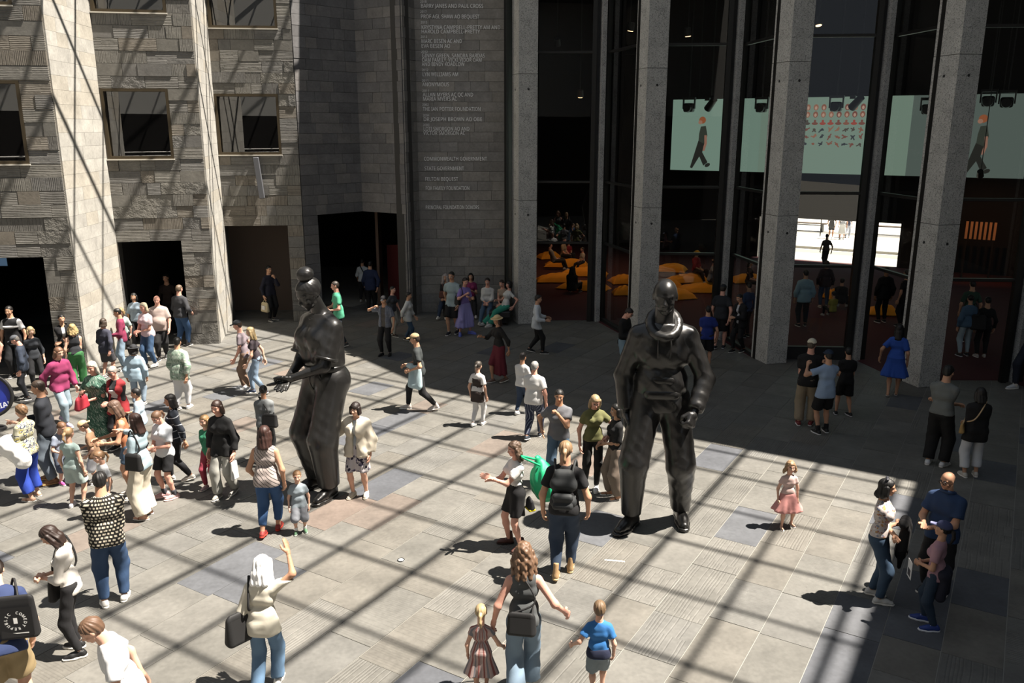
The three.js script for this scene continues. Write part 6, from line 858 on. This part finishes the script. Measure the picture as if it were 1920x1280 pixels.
  f = P('woman with curly golden hair in a blue scroll print shirt and royal blue trousers', [66, 934], 757, -104, { f: 1, skin: 'fair', w: 1.05, R: [0.25, -0.12, 0.95], L: [-0.2, -0.55, 0.45], handR: 'point', hair: { k: 'curly', c: '#8a6236' }, top: { c: 'scroll', s: 1.4, hem: -0.04, e: 0.016 }, legs: { c: '#123fae', w: 1.2, ankle: 0.055, len: 0.92, e: 0.018 }, shoe: { k: 'sandal', c: '#b98a5c' } });
  { const g = held(f, 'puffer_bundle', 'bundled white puffer jacket under the arm of the woman in royal blue trousers', 'jacket'), T = f.local.T; mesh('cloth', surface([ell(T(0.1, 0.06, 0.1), V(0.16, 0.2, 0.2)), ell(T(-0.04, 0.02, 0.16), V(0.17, 0.17, 0.15)), ell(T(0.12, -0.06, -0.04), V(0.12, 0.16, 0.14)), ell(T(0.02, -0.08, 0.1), V(0.13, 0.12, 0.13))], 0.016, 0.03, null, (x, y, z) => 0.01 * Math.sin(y * 36 + x * 9) * Math.sin(z * 20)), mat('#e4e4e2', 0.7), g); }
  P('bearded man in a dark navy jacket and grey jeans with tan shoes', [100, 902], 711, -72, { skin: 'tan', w: 1.12, pitch: 6, R: 'phone', L: 'clasp', hair: { k: 'short', c: '#4c3a2c' }, top: { c: '#1b202a', s: 1.9, hem: -0.06, e: 0.022, name: 'jacket' }, legs: { c: '#66727f', e: 0.016, w: 1.12, ankle: 0.04 }, shoe: { k: 'flat', c: '#a06a38', sole: '#c79a66' } });
  f = P('silver haired woman in a long green leaf print dress', [194, 838], 674, -8, { f: 1, skin: 'rosy', w: 1.15, pitch: 12, R: [-0.05, -0.3, 0.5], L: 'clasp', hair: { k: 'long', c: '#c9c2b2', len: 0.45 }, top: { c: 'leaves', s: 0.8, hem: 0.0, e: 0.018, loose: 1.7 }, skirt: { c: 'leaves', y: 0.12, flare: 0.13 }, shoe: { k: 'flat', c: '#aa9c8c' } });
  handBag(f, 0, 'red handbag carried by the woman in the green leaf dress', { c: '#b0142e', w: 0.34, h: 0.24, d: 0.12, drop: 0.08 });
  f = P('grey haired person in a red and black waistcoat beside the green leaf dress', [232, 840], 682, -10, { f: 1, skin: 'rosy', w: 1.1, glasses: 1, pitch: 20, R: 'clasp', L: 'clasp', hair: { k: 'short', c: '#b3aaa0' }, top: { c: '#2a2a2e', s: 1.6, hem: -0.05, band: [0.1, 0.09, '#cfcbc8'] }, coat: { c: '#a31722', s: 0, hem: -0.1, e: 0.014, open: 0.035, strap: 0.12, neck: 0.3 }, legs: { c: '#1b1b20' }, shoe: { k: 'flat', c: blk } });
  P('person in a magenta hoodie and light jeans walking right near the round sign', [122, 795], 645, 62, { skin: 'fair', walk: 0.2, lean: 8, pitch: 10, hair: { k: 'long', c: '#8a5c38', len: 0.3 }, top: { c: '#98245e', s: 1.9, hem: -0.07, e: 0.026, name: 'hoodie' }, legs: { c: '#8ba0ae', w: 1.15 }, shoe: { k: 'sneaker', c: '#c9b6e0' } });
  P('man in a grey flat cap and navy jacket looking down at the left doorway', [52, 748], 625, -70, { skin: 'rosy', pitch: 28, hair: { k: 'short', c: '#6a6660' }, hat: { k: 'cap', c: '#474a50' }, top: { c: '#2a3648', s: 1.9, hem: -0.08, e: 0.02, name: 'jacket' }, legs: { c: '#1a1d26' }, shoe: { k: 'flat', c: blk } });
  P('blond woman in a charcoal top facing right behind the man in the flat cap', [72, 728], 611, 40, { f: 1, skin: 'fair', yaw: 10, hair: { k: 'bob', c: '#b59a62' }, top: { c: '#2c3138', s: 1.6, hem: -0.05 }, legs: { c: '#17181d' }, shoe: { k: 'sneaker', c: '#999' } });
  P('man in a black tee with white sleeves and chest band in the left doorway', [36, 706], 572, 4, { skin: 'tan', w: 1.1, hair: { k: 'short', c: '#1a1512' }, top: { c: '#d5d5d6', s: 0.6, hem: -0.06, e: 0.014 }, coat: { c: '#101217', s: 0, hem: -0.06, e: 0.012, strap: 0.1, neck: 0.3, name: 'tee_front', band: [0.19, 0.018, '#d5d5d6'] }, legs: { c: '#14151a' }, shoe: { k: 'sneaker', c: '#222' } });
  P('woman in a black suit and tie with folded arms against the stone pier', [130, 710], 588, 38, { f: 1, skin: 'tan', R: 'cross', L: [-0.5, -0.54, 0.38], hair: { k: 'bun', c: '#120f0e', by: 0.05, bz: -0.45, bs: 0.7 }, top: { c: '#d6d8da', s: 0, hem: 0.0, strap: 0.12 }, coat: { c: '#0f0f13', s: 1.9, hem: -0.09, e: 0.014, open: 0.02 }, legs: { c: '#0f0f12' }, shoe: { k: 'sneaker', c: '#2a2a2e', sole: '#d9d9d6' } });
  P('woman with wavy blond hair, black top and green trousers turned away from the camera', [150, 724], 606, -150, { f: 1, skin: 'fair', w: 1.08, R: 'clasp', L: 'down', hair: { k: 'wavy', c: '#c9a95e', len: 0.55 }, top: { c: '#26282e', s: 0, hem: -0.01, strap: 0.075 }, legs: { c: '#2f7a3c', w: 1.25, ankle: 0.05, e: 0.018 }, shoe: { k: 'flat', c: '#c9c2b6' } });
  P('man in a maroon jacket and light jeans leaning by the cream stone reveal', [236, 694], 576, -62, { skin: 'tan', pitch: 12, R: 'clasp', L: [-0.1, -0.55, 0.5], hair: { k: 'short', c: '#1a1613' }, top: { c: '#8a1f4a', s: 1.9, hem: -0.06, e: 0.018, name: 'jacket' }, legs: { c: '#8fabc3' }, shoe: { k: 'sneaker', c: '#ddd' } });
  P('brown haired person in a slate jacket and shorts in front of the maroon jacket', [204, 708], 596, 168, { skin: 'rosy', walk: 0.1, hair: { k: 'long', c: '#4a3626', len: 0.15 }, top: { c: '#3a3d4e', s: 1.9, hem: -0.1, e: 0.02, name: 'jacket' }, legs: { c: '#3f3f44', len: 0.5, e: 0.018 }, shoe: { k: 'sneaker', c: '#888' } });
  P('blond woman in a pale teal blouse and black trousers by the cream reveal', [238, 668], 575, 0, { f: 1, skin: 'rosy', pitch: 14, R: 'down', L: 'down', hair: { k: 'bob', c: '#b58d4a' }, top: { c: '#9db3ac', s: 0.85, hem: -0.05, e: 0.018 }, legs: { c: '#131317' }, shoe: { k: 'flat', c: blk } });
  P('woman in a pale pink tee and blue jeans with sunglasses on her head', [284, 688], 565, -22, { f: 1, skin: 'rosy', w: 1.08, walk: 0.08, R: [-0.1, -0.66, 0.45], L: 'clasp', hair: { k: 'long', c: '#c5b48c', len: 0.35 }, top: { c: '#d9c3ca', s: 0.62, hem: -0.05, e: 0.018 }, legs: { c: '#35577e', e: 0.012 }, shoe: { k: 'sneaker', c: '#ddd6cc' } });
  P('stout man in a beige pink shirt and black trousers walking out of the middle doorway', [306, 672], 552, 16, { skin: 'rosy', w: 1.25, belly: 1.1, walk: 0.13, hair: { k: 'fringe', c: '#8a5a3c' }, top: { c: '#b7a49c', s: 0.8, hem: -0.07, e: 0.02 }, legs: { c: '#121216' }, shoe: { k: 'flat', c: blk } });
  P('man in a charcoal sweater and jeans walking into the middle doorway', [344, 650], 533, 162, { skin: 'rosy', w: 1.12, walk: 0.1, R: [0.1, -0.7, 0.3], hair: { k: 'short', c: '#7a6248' }, top: { c: '#3a3b40', s: 1.7, hem: -0.05, e: 0.018 }, legs: { c: '#2c517c' }, shoe: { k: 'boot', c: '#2e2e30' } });
  P('woman with dark hair in a pale blue blouse just inside the middle doorway', [262, 652], 548, 4, { f: 1, skin: 'tan', hair: { k: 'long', c: '#15110f', len: 0.3 }, top: { c: '#93a6b6', s: 0.9, loose: 1.8, hem: -0.04, e: 0.018 }, legs: { c: '#17181d' }, shoe: { k: 'flat', c: blk } });
  P('dim figure in dark clothes deeper inside the middle doorway', [322, 625], 512, 0, { skin: 'tan', hair: { k: 'short', c: '#15110f' }, top: { c: '#2a1c18', s: 1.9 }, legs: { c: '#141418' }, shoe: { k: 'flat', c: blk } });
  P('person in a sky blue jacket and dark hat seen from behind in the crowd', [262, 760], 645, 188, { skin: 'tan', w: 1.1, hair: { k: 'long', c: '#1c1715', len: 0.2 }, hat: { k: 'brim', c: '#26282c' }, top: { c: '#a6c3d6', s: 1.9, hem: -0.1, e: 0.024, name: 'jacket' }, legs: { c: '#8fa5b8' }, shoe: { k: 'sneaker', c: '#bbb' } });
  P('person in a loose green washed shirt and white trousers walking away', [343, 768], 631, 172, { skin: 'tan', walk: 0.12, w: 1.08, hair: { k: 'short', c: '#14110f' }, top: { c: 'wash', s: 1.7, loose: 1.8, hem: -0.1, e: 0.028 }, legs: { c: '#d9dade', w: 1.15 }, shoe: { k: 'sneaker', c: '#cfcfd2' } });
  P('dark haired man in a pale blue shirt turned left behind the streaked hair', [272, 848], 726, -78, { skin: 'tan', w: 1.1, walk: 0.1, R: [0.1, -0.5, 0.6], hair: { k: 'short', c: '#191513' }, top: { c: '#a9c0d2', s: 1.6, hem: -0.06, e: 0.022 }, legs: { c: '#5a6674' }, shoe: { k: 'sneaker', c: '#aaa' } });
  P('woman with long dark hair in a navy chevron top and black jeans hurrying left', [340, 900], 735, -70, { f: 1, skin: 'tan', walk: 0.18, R: 'clasp', L: 'swingB', hair: { k: 'long', c: '#17120f', len: 0.5 }, top: { c: 'chevron', s: 1.7, hem: -0.06, e: 0.018 }, legs: { c: '#17191f', e: 0.009, ankle: 0.028 }, shoe: { k: 'sneaker', c: '#c9c4b8' } });
  P('person in a grey tee cut off by the left edge above the round sign', [-14, 745], 592, 20, { skin: 'rosy', R: 'down', L: [0.15, -0.9, 0.05], hair: { k: 'short', c: '#3a2c22' }, top: { c: '#3d444a', s: 0.6 }, legs: { c: '#4a5f78' }, shoe: { k: 'sneaker', c: '#888' } });
  // foyer
  P('man in a light blue shirt standing in the foyer by the third column', [1503, 612], 505, 178, { y: 0.008, skin: 'tan', w: 1.08, hair: { k: 'short', c: '#15110f' }, top: { c: '#8fb4c6', s: 1.7, hem: -0.1, e: 0.02 }, legs: { c: '#15161b' }, shoe: { k: 'flat', c: blk } });
  P('person in a dark red jacket and jeans standing in the foyer', [1543, 577], 488, 168, { y: 0.008, skin: 'tan', hair: { k: 'long', c: '#3a2418', len: 0.2 }, top: { c: '#26121a', s: 1.9, hem: -0.08, e: 0.02 }, legs: { c: '#3c4f68' }, shoe: { k: 'sneaker', c: '#c9b4a8' } });
  P('man walking out to the bright street, dark against the light', [1546, 500], 438, 176, { y: 0.008, skin: 'tan', walk: 0.14, w: 1.1, hair: { k: 'short', c: '#241c18' }, top: { c: '#5c5048', s: 0.7 }, legs: { c: '#1f1d20' }, shoe: { k: 'sneaker', c: '#444' } });
  const lounge = (label, p, turn, o) => figure({ label, p, turn, h: 1.62, sit: 0.16, y: 0.008, feet: [[-0.08, 0.34, -14, 0], [0.08, 0.3, 14, 0]], pitch: 8, R: 'lap', L: 'lap', ...o });
  lounge('child in a yellow tee sitting on the carpet near the fourth column', [1560, 596], 190, { h: 1.2, skin: 'tan', hair: { k: 'short', c: '#15110f' }, top: { c: '#a8a01a', s: 0.7, hem: -0.04, e: 0.02 }, legs: { c: '#14141a' } });
  lounge('person in dark clothes kneeling behind the child in yellow', [1574, 580], 150, { skin: 'tan', hair: { k: 'short', c: '#0f0d0c' }, top: { c: '#101014', s: 1.9, e: 0.02 }, legs: { c: '#101014' } });
  lounge('person in a red top and yellow hat sitting among the bean bags', [1303, 528], 40, { sit: 0.34, skin: 'tan', hat: { k: 'brim', c: '#c79a22' }, top: { c: '#a01420', s: 1.2, e: 0.02 }, legs: { c: '#2a1a1c' } });
  lounge('person in a grey tee and woven hat sitting by the second fin', [1330, 548], 70, { sit: 0.36, skin: 'rosy', lean: 12, hat: { k: 'brim', c: '#a88058' }, R: [0.1, 0.1, 0.4], top: { c: '#8d8d90', s: 0.6, e: 0.016 }, legs: { c: '#2c2c34' } });
  P('person in long black robes sitting on the carpet in the first bay', [1072, 552], 0, 160, { f: 1, y: 0.008, h: 1.62, sit: 0.12, feet: [[-0.1, 0.3, -14, 0], [0.1, 0.26, 14, 0]], R: 'lap', L: 'lap', hair: { k: 'veil', c: '#0c0c0f' }, top: { c: '#0c0c0f', s: 1.9, hem: -0.05, e: 0.04 }, skirt: { c: '#0c0c0f', y: 0, flare: 0.16 }, shoe: { k: 'flat', c: '#3a3a3a' } });
  lounge('person in a grey shirt lying back at the rear of the first bay', [1038, 507], 100, { sit: 0.3, lean: -18, skin: 'rosy', hair: { k: 'short', c: '#1a1412' }, top: { c: '#9a9490', s: 1.5, e: 0.018 }, legs: { c: '#2a2a30' } });
  lounge('person in a pale tee beside the grey shirt at the rear of the first bay', [1056, 496], 60, { sit: 0.3, skin: 'rosy', hair: { k: 'short', c: '#2a1e16' }, top: { c: '#b59a78', s: 0.7 }, legs: { c: '#1c1c22' } });
  lounge('child in red sitting furthest back in the first bay', [1066, 488], 20, { h: 1.25, sit: 0.2, skin: 'rosy', hair: { k: 'short', c: '#3a2c20' }, top: { c: '#a0182a', s: 0.7 }, legs: { c: '#2a2a34' } });
  lounge('child in a white tee reading on a bean bag in the first bay', [1092, 508], -60, { h: 1.25, sit: 0.3, skin: 'rosy', hair: { k: 'short', c: '#3a2418' }, top: { c: '#cfccc4', s: 0.7 }, legs: { c: '#23232b' } });
  lounge('woman with dark hair kneeling with a bag left of the third column', [1402, 548], 50, { f: 1, sit: 0.3, skin: 'tan', hair: { k: 'long', c: '#100d0d', len: 0.6 }, top: { c: '#1c1a20', s: 1.2 }, legs: { c: '#16161c' } });
  f = P('woman in a blue denim jacket and pale jeans standing in the far right bay', [1806, 668], 552, 178, { f: 1, y: 0.008, skin: 'tan', hair: { k: 'bun', c: '#120f0e', by: 0.3 }, top: { c: '#4d7292', s: 1.9, hem: -0.05, e: 0.02, name: 'jacket' }, legs: { c: '#a9c0cc', e: 0.012 }, shoe: { k: 'sneaker', c: '#2a2a2e', sole: '#d0d0d0' } });
  shoulderBag(f, 0, 'black bag on the shoulder of the woman in the denim jacket', { w: 0.36, h: 0.4, d: 0.14, x: 0.12, y: 0.04, z: -0.08, yaw: 0.5 });
  P('person in a dark green top behind the woman in the denim jacket', [1810, 640], 525, 172, { y: 0.008, skin: 'tan', hair: { k: 'short', c: '#15110f' }, top: { c: '#2b4a3a', s: 0.8, hem: -0.08 }, legs: { c: '#14151a' }, shoe: { k: 'flat', c: blk } });
  P('person in black with pale shoes at the far right bay', [1838, 670], 556, 168, { y: 0.008, skin: 'tan', hair: { k: 'short', c: '#0f0d0c' }, top: { c: '#0e0e11', s: 1.9, hem: -0.08 }, legs: { c: '#0e0e11' }, shoe: { k: 'sneaker', c: '#b9b4b0' } });
  P('person all in black between the third fin and the fourth column', [1652, 605], 500, 182, { y: 0.008, skin: 'brown', hair: { k: 'short', c: '#0b0a0a' }, top: { c: '#0d0d10', s: 1.9, hem: -0.1, e: 0.024 }, legs: { c: '#0d0d10' }, shoe: { k: 'flat', c: blk } });
  P('dark clad person with bare forearms left of the fourth column', [1690, 612], 505, -150, { y: 0.008, skin: 'tan', hair: { k: 'short', c: '#0f0d0c' }, top: { c: '#101014', s: 0.7, hem: -0.08 }, legs: { c: '#0e0e12' }, shoe: { k: 'flat', c: blk } });
  // people out on the street
  P('pedestrian in a dark tee with bare legs out on the bright street', [1557, 447], 396, 150, { skin: 'tan', walk: 0.12, hair: { k: 'short', c: '#2a1c14' }, top: { c: '#2c2a2c', s: 0.7, hem: -0.1 }, legs: { c: '#222226', len: 0.4 }, shoe: { k: 'sneaker', c: '#ddd' } });
  P('pedestrian in a pale dress out on the bright street', [1578, 449], 396, 160, { f: 1, skin: 'tan', hair: { k: 'long', c: '#5a4632', len: 0.4 }, top: { c: '#c9ccd8', s: 0.7 }, skirt: { c: '#dcdcdc', y: 0.2, flare: 0.12 }, shoe: { k: 'flat', c: '#bbb' } });
  P('pedestrian in navy out on the bright street, right of the pale dress', [1588, 446], 398, 140, { skin: 'tan', hair: { k: 'short', c: '#2a201a' }, top: { c: '#2c3560', s: 0.7 }, legs: { c: '#aab0c0' }, shoe: { k: 'sneaker', c: '#bbb' } });
}
renderer.render(scene, camera);
